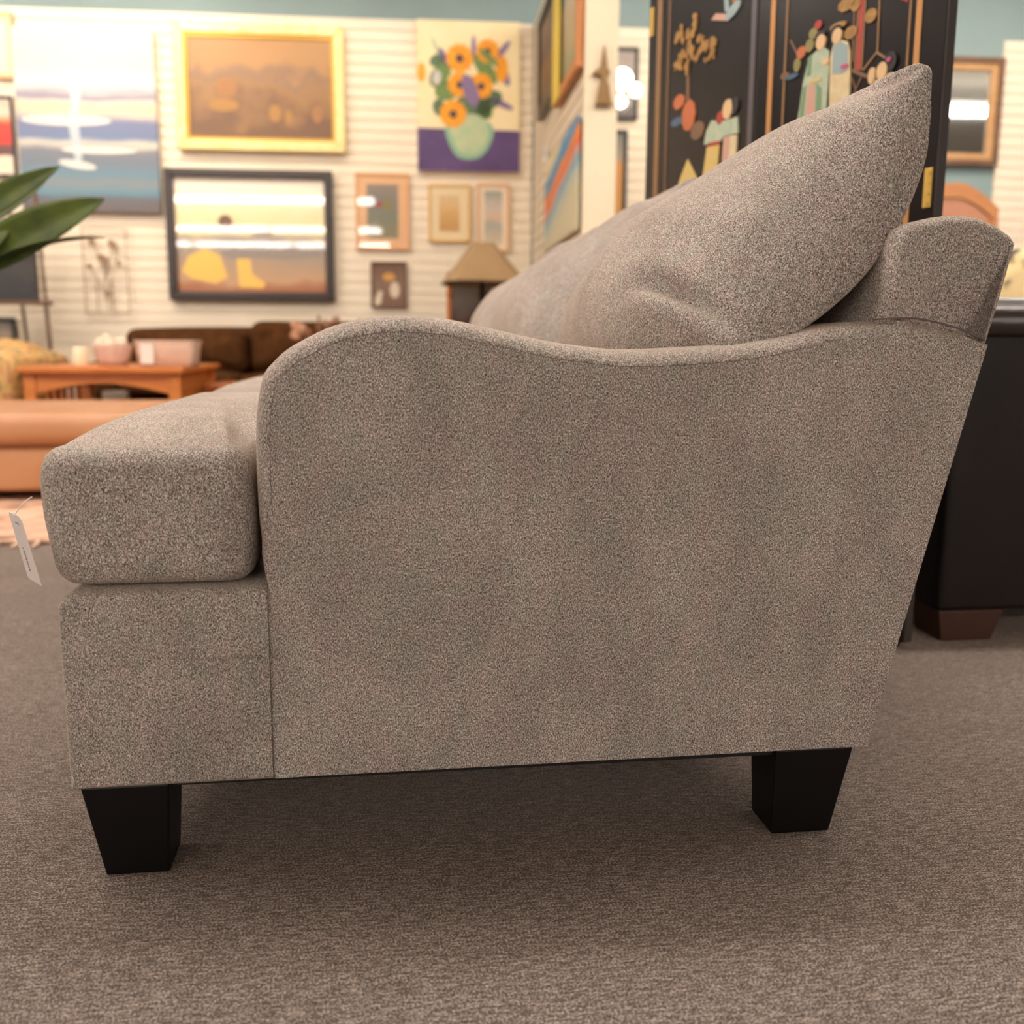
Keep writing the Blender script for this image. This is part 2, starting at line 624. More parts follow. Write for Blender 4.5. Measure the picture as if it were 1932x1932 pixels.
WA, WD = math.radians(2.674), 6.5
WN = Vector((math.sin(WA), math.cos(WA), 0))      # into the wall
WT = Vector((math.cos(WA), -math.sin(WA), 0))     # along the wall, to the right
def WP(u, off, z=0.0):
    return WT * u + WN * (WD - off) + Vector((0, 0, z))

# wall local frame: x along wall, y into the wall (room side negative), z up
wall = struct(box('wall_back', -7, 7, 0, 0.12, 0, 3.4, M_TEAL, bevel=0), 'grey teal painted wall above cream slat panels')
wall.location = WP(0, 0)
wall.rotation_euler = (0, 0, -WA)
PITCH_S = 0.0645
def slat_mesh(length, axis='x'):
    prof = [(0.0, 0.0022), (-0.006, 0.0018), (-0.0085, 0.0045), (-0.0085, PITCH_S - 0.0085), (-0.006, PITCH_S - 0.005), (0.0, PITCH_S - 0.0055)]
    bm = bmesh.new()
    v0 = [bm.verts.new((0, p[0], p[1])) for p in prof]
    v1 = [bm.verts.new((length, p[0], p[1])) for p in prof]
    bm.faces.new(v0)
    bm.faces.new(v1[::-1])
    for i in range(len(prof)):
        bm.faces.new((v0[i], v1[i], v1[(i + 1) % len(prof)], v0[(i + 1) % len(prof)]))
    bmesh.ops.recalc_face_normals(bm, faces=bm.faces)
    me = bpy.data.meshes.new('slat')
    bm.to_mesh(me)
    bm.free()
    me.materials.append(M_SLAT)
    return me
def slats(parent, x0, x1, rows=38, rot=0.0, base=(0, 0)):
    me = slat_mesh(x1 - x0)
    for k in range(rows):
        o = bpy.data.objects.new('slat', me)
        COL.objects.link(o)
        o.parent = parent
        if rot:
            o.location = (base[0], base[1], k * PITCH_S)
            o.rotation_euler = (0, 0, rot)
        else:
            o.location = (x0, -0.008, k * PITCH_S)
for x0, x1 in ((-7, 0.70), (0.845, 2.5), (3.715, 7)):
    box('slat_backing', x0, x1, -0.008, -0.0005, 0, 38 * PITCH_S, M_SLAT, wall, bevel=0)
    slats(wall, x0, x1)

# fin partition standing out from the back wall
part = struct(box('wall_partition', 0.715, 0.835, -2.06, -0.03, 0, 2.452, M_BOARD, bevel=0), 'cream slat partition standing out from the back wall')
part.location = WP(0, 0)
part.rotation_euler = (0, 0, -WA)
slats(part, 0, 2.02, 38, math.radians(-90), (0.7145, -0.035))
trim = struct(box('trim_1', 0.696, 0.838, -2.075, -2.061, 0, 2.455, M_BOARD, bevel=0.002), 'flat cream end board of the partition')
trim.location = WP(0, 0)
trim.rotation_euler = (0, 0, -WA)

# ------------------------------------------------------------------ lamps
def strip_lamp(x, y, n):
    t = thing('strip_light', n, 'light', (x, y, LAMP_Z), 0, 'ceiling strip lights')
    box('housing', -1.22, 1.22, -0.06, 0.06, 0.075, 0.13, M_METALW, t, 0.004)
    prism('lens', [(-0.09, 0.07), (-0.075, 0.02), (-0.04, 0.0), (0.04, 0.0), (0.075, 0.02), (0.09, 0.07)], 'x', -1.2, 1.2, M_GLOW, t)
    for sx in (-0.9, 0.9):
        tube('hanger', [(sx, 0, 0.13), (sx, 0, 3.4 - LAMP_Z)], 0.006, M_METALW, t, 6)
    return t
LAMP_XS = {-5.7: (-9.85, -7.3, -4.75, -2.27, 3.4, 5.95), -10.4: (-10.2, -7.6, -5.05, -2.55, 3.6, 6.1), -14.0: (-10.2, -7.7, -5.15, -2.62, 3.8, 6.3),
           1.85: (-6.6, -4.05, -1.5, 1.05, 3.6, 6.15), 4.6: (-2.4, 2.9)}
for y in LAMP_ROWS:
    for x in LAMP_XS[y]:
        strip_lamp(x, y, 'white fluorescent strip light hung from the showroom ceiling')

def track_spot(u, off, z, tu, tz, watts, k):
    p = WP(u, off, z)
    q = WP(tu, 0, tz)
    t = thing('track_spotlight', 'white track spotlight aimed at the picture wall', 'light', p, 0, 'track spotlights', )
    d = (q - p).normalized()
    tube('lamp_head', [-d * 0.10, -d * 0.09, d * 0.0, d * 0.06], [0.02, 0.04, 0.045, 0.05], M_METALW, t, 14)
    tube('stem', [(0, 0, 0.03), (0, 0, 3.4 - z)], 0.008, M_METALW, t, 6)
    ld = bpy.data.lights.new('track_spot', 'SPOT')
    ld.energy = watts
    ld.color = (1.0, 0.88, 0.71)
    ld.spot_size = math.radians(75)
    ld.spot_blend = 0.9
    ld.shadow_soft_size = 0.05
    lo = bpy.data.objects.new('track_spot', ld)
    COL.objects.link(lo)
    lo.parent = t
    lo.location = d * 0.07
    lo.rotation_euler = d.to_track_quat('-Z', 'Y').to_euler()
for k, (u, tu, tz, w) in enumerate(((-2.6, -2.3, 1.9, 1.0), (-1.5, -1.45, 2.0, 1.25), (-0.6, -0.6, 1.8, 0.7), (0.1, 0.2, 1.5, 0.4), (3.2, 3.9, 1.7, 0.6))):
    track_spot(u, 1.25, 3.0, tu, tz, TRACK_WATTS * w, k)

# ------------------------------------------------------------------ the grey sofa
SY0, SY1 = 0.975, 3.215            # near and far side planes
sofa = thing('sofa', 'large taupe flecked chenille sofa with sloping arms seen from its end', 'sofa', (0.16, (SY0 + SY1) / 2, 0), 0, world_coords=True)

ARM_PROF = [(-0.1085, 0.31), (-0.113, 0.353), (-0.1145, 0.404), (-0.1132, 0.4546), (-0.109, 0.484), (-0.1035, 0.5017), (-0.0955, 0.5115), (-0.0826, 0.5235), (-0.0628, 0.5352), (-0.0381, 0.5467), (-0.0084, 0.5545),
            (0.0193, 0.5575), (0.0493, 0.5568), (0.0795, 0.5536), (0.1254, 0.544), (0.1772, 0.5333), (0.2299, 0.527), (0.2565, 0.5256), (0.3102, 0.5276),
            (0.3645, 0.5325), (0.4083, 0.540), (0.4523, 0.550), (0.4971, 0.5556), (0.5513, 0.5566), (0.5895, 0.5490), (0.6319, 0.5329)]
arm_top = catmull(ARM_PROF, 4)
arm_pl = arm_top + [(0.6319 - 0.1036 * k / 14, 0.5329 - 0.4343 * k / 14) for k in range(1, 15)]
arm_pl += [(0.5283 - 0.633 * k / 16, 0.0986 - 0.0023 * k / 16) for k in range(1, 17)]
arm_pl += [(-0.1047, 0.0963 + 0.2137 * k / 9) for k in range(1, 9)]
arm_pl = arm_pl[::-1]

def arm(y0, y1, flip):
    T = y1 - y0
    rings = [(0.0165, 0.0), (0.0135, 0.0012), (0.009, 0.0045), (0.005, 0.010), (0.002, 0.019), (0.0003, 0.032), (0.0, 0.045), (0.0, T - 0.045), (0.004, T - 0.018), (0.014, T)]
    if flip:
        rings = [(i, y1 - t) for i, t in rings]
    else:
        rings = [(i, y0 + t) for i, t in rings]
    # keep the underside and the leaning rear edge nearly crisp
    vs_, fs = [], []
    n = len(arm_pl)
    for ins, t in rings:
        off = offset_poly(arm_pl, ins)
        for (ox, oz), (px, pz) in zip(off, arm_pl):
            on_top = pz > 0.33 and px < 0.6 and (pz > 0.5 or px < -0.09)
            k = 1.0 if on_top else 0.22
            vs_.append((px + (ox - px) * k, t, pz + (oz - pz) * k))
    for i in range(len(rings) - 1):
        for k in range(n):
            fs.append((i * n + k, i * n + (k + 1) % n, (i + 1) * n + (k + 1) % n, (i + 1) * n + k))
    fs.append(tuple(range(n)))
    fs.append(tuple((len(rings) - 1) * n + k for k in range(n)))
    o = mesh_obj('arm', vs_, fs, M_FABRIC, sofa, True)
    m = o.modifiers.new('edge', 'EDGE_SPLIT')
    m.split_angle = math.radians(50)
    return o
arm_near = arm(SY0, SY0 + 0.135, False)
arm_far = arm(SY1 - 0.135, SY1, True)
# sewn seams on the near arm
top_in = [p for p in offset_poly(arm_pl, 0.0165)]
seam_pts = []
for (ox, oz), (px, pz) in zip(top_in, arm_pl):
    if pz > 0.36 and px < 0.42 and (pz > 0.5 or px < -0.09):
        seam_pts.append((ox, SY0 + 0.0004, oz))
tube('seam', seam_pts, 0.0005, M_SEAM, arm_near, 5)
tube('seam', [(-0.1043, SY0 - 0.0004, 0.30), (-0.1046, SY0 - 0.0002, 0.2), (-0.1045, SY0 - 0.0002, 0.098)], 0.0005, M_SEAM, arm_near, 5)
tube('seam', [(x, SY0 - 0.0006, z + 0.0005) for x, z in catmull([(0.5, 0.5566), (0.53, 0.5580), (0.553, 0.5572), (0.5895, 0.5495), (0.610, 0.5420), (0.6235, 0.5368)], 5)], 0.0011, M_SEAM, arm_near, 5)

# back: one long padded rail behind the pillows
back_prof = [(0.335, 0.30), (0.42, 0.30), (0.55, 0.30), (0.5765, 0.30), (0.632, 0.5339), (0.6427, 0.5758), (0.6538, 0.6262), (0.6552, 0.6355), (0.6481, 0.6440), (0.6327, 0.6532), (0.6147, 0.6600), (0.5973, 0.6622), (0.5802, 0.6618), (0.5633, 0.6594), (0.541, 0.6543), (0.5255, 0.6475), (0.519, 0.630), (0.5175, 0.60), (0.515, 0.57), (0.50, 0.545), (0.45, 0.48), (0.40, 0.40)]
bp_ = resample(back_prof, 0.03)
rings = [(0.010, SY0 + 0.0), (0.006, SY0 + 0.002), (0.0025, SY0 + 0.007), (0.0, SY0 + 0.016), (0.0, SY0 + 0.4), (0, 2.1), (0, SY1 - 0.4), (0.0, SY1 - 0.016), (0.003, SY1 - 0.006), (0.008, SY1)]
back = loft('back_frame', bp_, [(i, t) for i, t in rings], 'y', M_FABRIC, sofa)
off = ORG[back.name]
def arm_height(x):
    for (xa, za), (xb, zb) in zip(ARM_PROF[4:-1], ARM_PROF[5:]):
        if xa <= x <= xb:
            return za + (zb - za) * (x - xa) / (xb - xa)
    return 0.533
for v in back.data.vertices:        # below the sewn joint the back runs inside the arm panels
    if v.co.z + off.z < arm_height(v.co.x + off.x) - 0.006:
        y = v.co.y + off.y
        v.co.y = min(max(y, SY0 + 0.04), SY1 - 0.04) - off.y
        if v.co.x + off.x > 0.56:
            v.co.x -= 0.004
m = back.modifiers.new('edge', 'EDGE_SPLIT')
m.split_angle = math.radians(48)

# base with front rail
rail_prof = [(-0.300, 0.0955), (-0.1047, 0.0965), (0.2, 0.0975), (0.50, 0.099), (0.545, 0.24), (0.54, 0.30), (0.2, 0.298), (-0.10, 0.2955), (-0.285, 0.2935), (-0.2955, 0.2895), (-0.3005, 0.281), (-0.3012, 0.26), (-0.3010, 0.2)]
rp_ = resample(rail_prof, 0.03)
base = loft('base_frame', rp_, [(0.006, SY0 + 0.0012), (0.003, SY0 + 0.003), (0.0, SY0 + 0.008), (0, SY0 + 0.2), (0, 2.1), (0, SY1 - 0.2), (0, SY1 - 0.009), (0.004, SY1 - 0.002)], 'y', M_FABRIC, sofa)
m = base.modifiers.new('edge', 'EDGE_SPLIT')
m.split_angle = math.radians(48)
box('dust_cover', -0.28, 0.49, SY0 + 0.02, SY1 - 0.02, 0.088, 0.0955, M_UNDER, sofa, 0.002)

# tapered feet
def foot(name, xa, xb, xc, xd, ya, yb, z1, parent, material, inner_taper=0.0, far_taper=0.022):
    """xa..xb at the top, xc..xd on the floor; near face ya"""
    zt = z1
    zk = z1 * 0.34
    vs_ = [(xa, ya, zt), (xb, ya, zt), (xb, yb, zt), (xa, yb, zt),
           (xc, ya, 0.0005), (xd, ya, 0.0005), (xd, yb - far_taper, 0.0005), (xc, yb - far_taper, 0.0005)]
    fs = [(0, 1, 2, 3), (4, 5, 6, 7), (0, 1, 5, 4), (1, 2, 6, 5), (2, 3, 7, 6), (3, 0, 4, 7)]
    o = mesh_obj(name, vs_, fs, material, parent)
    mm = o.modifiers.new('bevel', 'BEVEL')
    mm.width = 0.0025
    mm.segments = 2
    return o
for (ya, yb, ft) in ((0.985, 1.062, 0.018), (SY1 - 0.01, SY1 - 0.087, -0.018)):
    foot('leg', -0.2935, -0.2085, -0.2735, -0.2115, ya, yb, 0.0958, sofa, M_LEG, far_taper=ft)
    foot('leg', 0.4265, 0.5155, 0.4255, 0.4925, ya, yb, 0.0985, sofa, M_LEG, far_taper=ft)

tube('crease', [(-0.296, SY0 + 0.0030, 0.2255), (-0.2, SY0 + 0.0026, 0.2262), (-0.112, SY0 + 0.0024, 0.2268)], 0.0022, M_FABRIC, base, 6)
tube('crease', [(-0.10, SY0 + 0.0014, 0.2270), (-0.03, SY0 + 0.0016, 0.2276), (0.04, SY0 + 0.0022, 0.2285)], 0.0022, M_FABRIC, arm_near, 6)

# T-shaped seat cushions
def seat_cushion(y0, y1, ear_near, ear_far):
    xf, xa, xb = -0.3205, -0.1165, 0.40
    iy0 = y0 + (0.145 if ear_near else 0)
    iy1 = y1 - (0.145 if ear_far else 0)
    pts = [(xf, y0), (xa, y0)]
    rad = [0.045, 0.035]
    if ear_near:
        pts += [(xa, iy0)]
        rad += [0.02]
    pts += [(xb, iy0), (xb, iy1)]
    rad += [0.03, 0.03]
    if ear_far:
        pts += [(xa, iy1)]
        rad += [0.02]
    pts += [(xa, y1), (xf, y1)] if ear_far else [(xf, y1)]
    rad += [0.035, 0.045] if ear_far else [0.045]
    pl = resample(round_poly(pts, rad, 6), 0.03)
    z0, z1 = 0.2975, 0.4295
    r = 0.02
    rings = [(0.020, z0), (0.012, z0 + 0.002), (0.005, z0 + 0.008), (0.0018, z0 + 0.018), (0.0, z0 + 0.04), (-0.001, (z0 + z1) / 2), (0.0, z1 - 0.035), (0.002, z1 - 0.018), (0.0065, z1 - 0.007), (0.014, z1 - 0.001), (0.024, z1 + 0.0022)]
    cen = (-0.20, (y0 + y1) / 2)
    o = loft('seat_cushion', pl, rings, 'z', M_FABRIC, sofa, crown0=(0, 2), crown1=(0.030, 3.0), center=cen)
    # the front face leans back towards its foot, as a soft cushion does
    off = ORG[o.name]
    for v in o.data.vertices:
        x, z = v.co.x + off.x, v.co.z + off.z
        if x < -0.22 and z < 0.39:
            v.co.x += 0.009 * min(1, (0.39 - z) / 0.09) * min(1, (-0.22 - x) / 0.09)
    sp = []
    for p in offset_poly(pl, 0.0068):
        if not ear_near or p[1] < y0 + 0.4:
            sp.append((p[0], p[1], z1 - 0.0068))
    return o
seat_cushion(0.983, 1.738, True, False)
seat_cushion(1.742, 2.456, False, False)
seat_cushion(2.460, SY1 - 0.008, False, True)

# loose back pillows with knife edges
EDGE_NEAR = [(0.365, 0.512), (0.425, 0.541), (0.488, 0.590), (0.533, 0.650), (0.557, 0.712), (0.561, 0.757), (0.556, 0.812)]
EDGE_MID = [(0.325, 0.452), (0.395, 0.500), (0.472, 0.565), (0.530, 0.645), (0.557, 0.712), (0.563, 0.760), (0.558, 0.815)]
def edge_at(v, k_near):
    E_ = [(a[0] * k_near + b[0] * (1 - k_near), a[1] * k_near + b[1] * (1 - k_near)) for a, b in zip(EDGE_NEAR, EDGE_MID)]
    t = (v + 1) / 2 * (len(E_) - 1)
    i = min(int(t), len(E_) - 2)
    k = t - i
    p0, p1, p2, p3 = E_[max(i - 1, 0)], E_[i], E_[i + 1], E_[min(i + 2, len(E_) - 1)]
    return [0.5 * (2 * b + (c - a) * k + (2 * a - 5 * b + 4 * c - d) * k * k + (3 * b - a - 3 * c + d) * k ** 3) for a, b, c, d in zip(p0, p1, p2, p3)]
def pillow(y0, y1, tf, seed, on_arm, tw0, tw1, far_thin):
    NU, NV = 72, 56
    rnd = random.Random(seed)
    ph = [rnd.uniform(0, 6.28) for _ in range(6)]
    yc, hw = (y0 + y1) / 2, (y1 - y0) / 2
    nx, nz = -0.817, 0.577
    def pos(u, v, side):
        # knife edges drawn in, corners left as blunt ears
        bl = (abs(u) ** 16 + abs(v) ** 16) ** (-1 / 16.0) if max(abs(u), abs(v)) > 0.5 else 1.0
        bl = min(bl, 1.0)
        us, vv = u * bl, v * bl
        pin_u = 1 - 0.036 * (1 - abs(v) ** 7)
        pin_v = 0.055 * (1 - abs(u) ** 7)
        vv = vv * (1 - pin_v)
        kn = math.exp(-((u + 1) / 0.28) ** 2) if on_arm else 0.0
        ex, ez = edge_at(vv, kn)
        tw = tw0 + (tw1 - tw0) * (u + 1) / 2
        up = max(0.0, (vv + 0.1) / 1.1)
        ex += 0.052 * tw * up
        ez += 0.024 * tw * up
        bu = max(0.0, 1 - abs(u) ** 3.2) ** 0.52
        bv = max(0.0, 1 - abs(v) ** 2.5) ** 0.60
        t = bu * bv
        if side > 0:
            th = tf * t * (1.0 - 0.30 * v) * (1.0 - 0.55 * max(0.0, v + 0.3)) * (1.0 - far_thin * max(0.0, u + 0.2))
            th += 0.004 * t * math.sin(5 * u + ph[0]) * math.sin(4 * v + ph[1])
            th += 0.036 * math.sqrt(t) * math.exp(-((u + 0.85) / 0.60) ** 2 - ((v - 0.55) / 0.50) ** 2)
            if on_arm:
                # fold where the lower near corner is squashed on the arm
                w = math.exp(-((u + 0.80) / 0.13) ** 2)
                line = -0.70 - 0.9 * (u + 0.80) ** 2 + 0.07 * math.sin(9 * (u + 0.8))
                d = v - line
                th += w * (-0.024 * math.exp(-(d / 0.035) ** 2) + 0.014 * math.exp(-((d + 0.10) / 0.07) ** 2) + 0.005 * math.exp(-((d - 0.09) / 0.06) ** 2))
            g2 = math.exp(-((abs(u) - 0.9) / 0.12) ** 2 - ((v - 0.85) / 0.14) ** 2)
            th += 0.004 * g2 * math.sin(24 * (u + v))
        else:
            th = -0.020 * t
        return (ex + nx * th, yc + hw * us * pin_u, ez + nz * th)
    vs_, fs, idx = [], [], {}
    def cl(k, N):
        a = -1 + 2 * k / N
        return math.sin(a * math.pi / 2) * 0.6 + a * 0.4
    for s in (1, -1):
        for i in range(NU + 1):
            for j in range(NV + 1):
                b = i in (0, NU) or j in (0, NV)
                if b and s < 0:
                    idx[(s, i, j)] = idx[(1, i, j)]
                    continue
                idx[(s, i, j)] = len(vs_)
                vs_.append(pos(cl(i, NU), cl(j, NV), s))
    for s in (1, -1):
        for i in range(NU):
            for j in range(NV):
                fs.append((idx[(s, i, j)], idx[(s, i + 1, j)], idx[(s, i + 1, j + 1)], idx[(s, i, j + 1)]))
    return mesh_obj('back_pillow', vs_, fs, M_FABRIC, sofa, True)
pillow(0.985, 1.775, 0.180, 1, True, 0.0, -0.15, 0.26)
pillow(1.765, 2.545, 0.180, 2, False, 0.35, 0.2, 0.0)
pillow(2.535, 3.11, 0.168, 3, False, 0.35, 0.2, 0.0)

# ------------------------------------------------------------------ price tag hanging on the cushion front
tg = thing('price_tag', 'white cardboard price tag hanging by a string from the seat cushion front', 'tag', (-0.33, 1.0, 0.30), 0, world_coords=True)
def tagpt(a, b, lift=0.0):
    # a: 0 near edge .. 1 far edge (along the sofa), b: 0 top .. 1 bottom
    top = Vector((-0.3290, 0.985, 0.3680))
    bot = Vector((-0.3150, 0.985, 0.3015))
    base_ = top.lerp(bot, b)
    return base_ + Vector((-0.0225 * a, 0.035 * a, 0.0)) + Vector((-0.0008 - lift, 0, -0.0002))
card = [(0.12, 0.0), (0.88, 0.0), (1.0, 0.05), (1.0, 0.97), (0.88, 1.0), (0.0, 1.0), (0.0, 0.06)]
vs_ = [tagpt(a, b) for a, b in card] + [tagpt(a, b, -0.0007) for a, b in card]
n = len(card)
cardo = mesh_obj('card', vs_, [tuple(range(n)), tuple(range(2 * n - 1, n - 1, -1))] + [(i, (i + 1) % n, n + (i + 1) % n, n + i) for i in range(n)], M_PAPER, tg)
def mark(a0, a1, b0, b1):
    mesh_obj('print', [tagpt(a0, b0, 0.0003), tagpt(a1, b0, 0.0003), tagpt(a1, b1, 0.0003), tagpt(a0, b1, 0.0003)], [(0, 1, 2, 3)], M_INK, cardo)
mark(0.3, 0.62, 0.12, 0.135)
mark(0.3, 0.36, 0.135, 0.15)
for k in range(9):
    mark(0.52, 0.62, 0.50 + 0.04 * k, 0.50 + 0.04 * k + (0.03 if k % 3 else 0.02))
tube('string', catmull([tuple(tagpt(0.5, 0.03, 0.0008)), (-0.331, 1.0, 0.378), (-0.3235, 1.003, 0.384)], 5), 0.0006, M_PAPER, tg, 5)

# ------------------------------------------------------------------ folding screen
def plate(name, pts, material, parent, t=0.002, y=0.0):
    """flat inlay piece: polygon (x,z) proud of a surface whose room side is -y"""
    return prism(name, pts, 'y', y, y - t, material, parent)
def ell(cx, cz, rx, rz, n=14, rot=0.0):
    out = []
    for k in range(n):
        a = 2 * math.pi * k / n
        x, z = rx * math.cos(a), rz * math.sin(a)
        out.append((cx + x * math.cos(rot) - z * math.sin(rot), cz + x * math.sin(rot) + z * math.cos(rot)))
    return out
SK = mat('soapstone_skin', (226, 188, 140), 0.5)
ROBE_G = mat('pale_green_stone', (190, 196, 168), 0.5, var=(170, 186, 160), vscale=60)
ROBE_C = mat('cream_stone', (226, 208, 168), 0.5, var=(214, 190, 140), vscale=60)
ROBE_Y = mat('yellow_stone', (214, 184, 110), 0.5)
PINK = mat('pink_stone', (206, 160, 140), 0.5)
GREEN = mat('green_stone', (120, 150, 112), 0.5)
RED = mat('red_lacquer', (176, 58, 44), 0.4)
ORANGE = mat('orange_stone', (190, 104, 60), 0.5)
OLIVE = mat('olive_stone', (140, 130, 76), 0.5)
OCHRE = mat('ochre_stone', (176, 132, 66), 0.5, var=(150, 108, 52), vscale=80)
BLUE = mat('slate_blue_stone', (70, 96, 120), 0.5)
HAIR = mat('dark_stone', (40, 32, 34), 0.5)
MAG = mat('magenta_stone', (196, 74, 120), 0.5)
PALEB = mat('pale_blue_stone', (150, 170, 170), 0.5)
BROWNS = mat('brown_stone', (120, 88, 62), 0.5)

scr = thing('folding_screen', 'tall black lacquer folding screen inlaid with figures and trees behind the sofa', 'screen', (0.78, 2.05, 0), 0)
def screen_panel(P0, P1, h):
    d = Vector((P1[0] - P0[0], P1[1] - P0[1], 0))
    w = d.length
    p = box('panel', 0, w, 0.0, 0.020, 0.012, h, M_LACQ, scr, 0.002)
    p.location = (P0[0] - 0.78, P0[1] - 2.05, 0)
    p.rotation_euler = (0, 0, math.atan2(d.y, d.x))
    box('edge_strip', w - 0.0005, w + 0.003, 0.001, 0.019, 0.014, h - 0.002, M_LACQE, p, 0)
    box('edge_strip', -0.003, 0.0005, 0.001, 0.019, 0.014, h - 0.002, M_LACQE, p, 0)
    for x0 in (0.02, w - 0.06):
        box('foot', x0, x0 + 0.04, 0.002, 0.018, 0.0, 0.013, M_LACQ, p, 0.001)
    return p, w
SH = 1.83
pB, wB = screen_panel((0.775, 2.05), (0.921, 1.611), SH)
pA, wA = screen_panel((0.670, 2.497), (0.772, 2.056), SH)
def vline(p, x, z0, z1, w, m_):
    plate('inlay_line', [(x - w / 2, z0), (x + w / 2, z0), (x + w / 2, z1), (x - w / 2, z1)], m_, p, 0.0015)
def seg(p, a, b, w, m_, name='inlay_line', t=0.0015):
    d = Vector((b[0] - a[0], b[1] - a[1]))
    nrm = Vector((-d.y, d.x)).normalized() * w / 2
    plate(name, [(a[0] - nrm.x, a[1] - nrm.y), (b[0] - nrm.x, b[1] - nrm.y), (b[0] + nrm.x, b[1] + nrm.y), (a[0] + nrm.x, a[1] + nrm.y)], m_, p, t)
# panel B lines
vline(pB, 0.041, 0.12, 1.75, 0.013, M_GILT)
vline(pB, 0.082, 0.14, 1.72, 0.006, M_GILTD)
vline(pB, 0.406, 0.12, 1.75, 0.012, M_GILT)
vline(pB, 0.387, 0.14, 1.72, 0.005, M_GILTD)
for x, w_, m_ in ((0.276, 0.010, RED), (0.268, 0.004, M_GILTD), (0.284, 0.004, M_GILTD)):
    vline(pB, x, 1.012, 1.16, w_, m_)
seg(pB, (0.316, 1.16), (0.319, 1.032), 0.004, M_GILTD)
seg(pB, (0.319, 1.034), (0.287, 1.032 - 0.022), 0.004, M_GILTD)
seg(pB, (0.319, 1.032), (0.349, 1.012), 0.004, M_GILTD)
seg(pB, (0.349, 1.118), (0.381, 1.10), 0.007, RED)
seg(pB, (0.25, 1.021), (0.31, 0.992), 0.006, BROWNS)
seg(pB, (0.258, 1.012), (0.275, 0.975), 0.003, BROWNS)
seg(pB, (0.285, 1.0), (0.265, 0.97), 0.003, BROWNS)
# panel B figures (raised stone inlay)
def figure(p, name, hx, hz, robe, m_robe, sash=None, m_sash=None, extra=()):
    plate(name + '_robe', robe, m_robe, p, 0.004)
    plate(name + '_face', ell(hx, hz, 0.0125, 0.0135), SK, p, 0.005)
    plate(name + '_hair', ell(hx - 0.003, hz + 0.0115, 0.0135, 0.0085), HAIR, p, 0.0045)
    if sash:
        plate(name + '_sash', sash, m_sash, p, 0.005)
figure(pB, 'lady', 0.181, 1.083, [(0.168, 1.070), (0.150, 1.060), (0.138, 1.020), (0.132, 0.975), (0.122, 0.93), (0.205, 0.93), (0.204, 0.975), (0.206, 1.03), (0.203, 1.062), (0.190, 1.072)], ROBE_G,
       [(0.158, 1.022), (0.186, 1.02), (0.186, 1.014), (0.158, 1.016)], ROBE_Y)
plate('lady_skirt', [(0.152, 1.014), (0.172, 1.012), (0.176, 0.93), (0.148, 0.93)], PINK, pB, 0.0046)
plate('lady_trim', [(0.139, 1.012), (0.148, 1.014), (0.143, 0.93), (0.13, 0.93)], GREEN, pB, 0.0046)
plate('lady_trim', [(0.176, 1.012), (0.19, 1.0), (0.192, 0.93), (0.178, 0.93)], GREEN, pB, 0.0046)
plate('lady_collar', [(0.149, 1.062), (0.16, 1.068), (0.158, 1.03), (0.148, 1.03)], GREEN, pB, 0.0047)
plate('lady_hand', ell(0.197, 1.045, 0.009, 0.006), SK, pB, 0.0052)
figure(pB, 'attendant', 0.222, 1.083, [(0.213, 1.070), (0.208, 1.05), (0.210, 1.0), (0.212, 0.93), (0.262, 0.93), (0.260, 1.0), (0.256, 1.05), (0.248, 1.068), (0.234, 1.073)], ROBE_C)
plate('attendant_shawl', [(0.214, 1.068), (0.234, 1.071), (0.25, 1.06), (0.254, 1.02), (0.24, 1.015), (0.215, 1.02)], PALEB, pB, 0.0046)
plate('attendant_sash', ell(0.246, 1.026, 0.009, 0.004), MAG, pB, 0.0056)
for cx, cz, rx, rz, m_ in ((0.150, 1.085, 0.012, 0.012, OLIVE), (0.128, 1.078, 0.013, 0.011, ORANGE), (0.118, 1.058, 0.010, 0.013, OLIVE), (0.158, 1.104, 0.012, 0.01, OLIVE), (0.170, 1.116, 0.01, 0.008, RED),
                           (0.084, 1.046, 0.012, 0.007, BROWNS), (0.104, 1.04, 0.02, 0.005, BLUE)):
    plate('flower_inlay', ell(cx, cz, rx, rz, 9), m_, pB, 0.003)
seg(pB, (0.094, 1.108), (0.122, 1.07), 0.004, BROWNS, 'branch_inlay')
for cx, cz, rx, rz in ((0.240, 1.132, 0.022, 0.012), (0.262, 1.124, 0.012, 0.010), (0.254, 1.081, 0.016, 0.011), (0.300, 1.097, 0.014, 0.012), (0.222, 1.101, 0.022, 0.006)):
    plate('leaf_inlay', ell(cx, cz, rx, rz, 9), OCHRE, pB, 0.003)
seg(pB, (0.258, 1.14), (0.262, 1.03), 0.004, BROWNS, 'branch_inlay')
plate('child_face', ell(0.312, 0.995, 0.008, 0.014), SK, pB, 0.005)
plate('woman_face', ell(0.335, 0.998, 0.012, 0.015), SK, pB, 0.005)
plate('woman_hair', ell(0.352, 1.010, 0.014, 0.016), HAIR, pB, 0.004)
plate('hair_flower', ell(0.350, 1.013, 0.005, 0.004), MAG, pB, 0.006)
plate('woman_robe', [(0.318, 0.985), (0.358, 0.992), (0.37, 0.90), (0.30, 0.90)], ROBE_C, pB, 0.0035)
vline(pA, wA - 0.010, 0.02, SH - 0.01, 0.016, mat('worn_lacquer_edge', (92, 84, 88), 0.35))
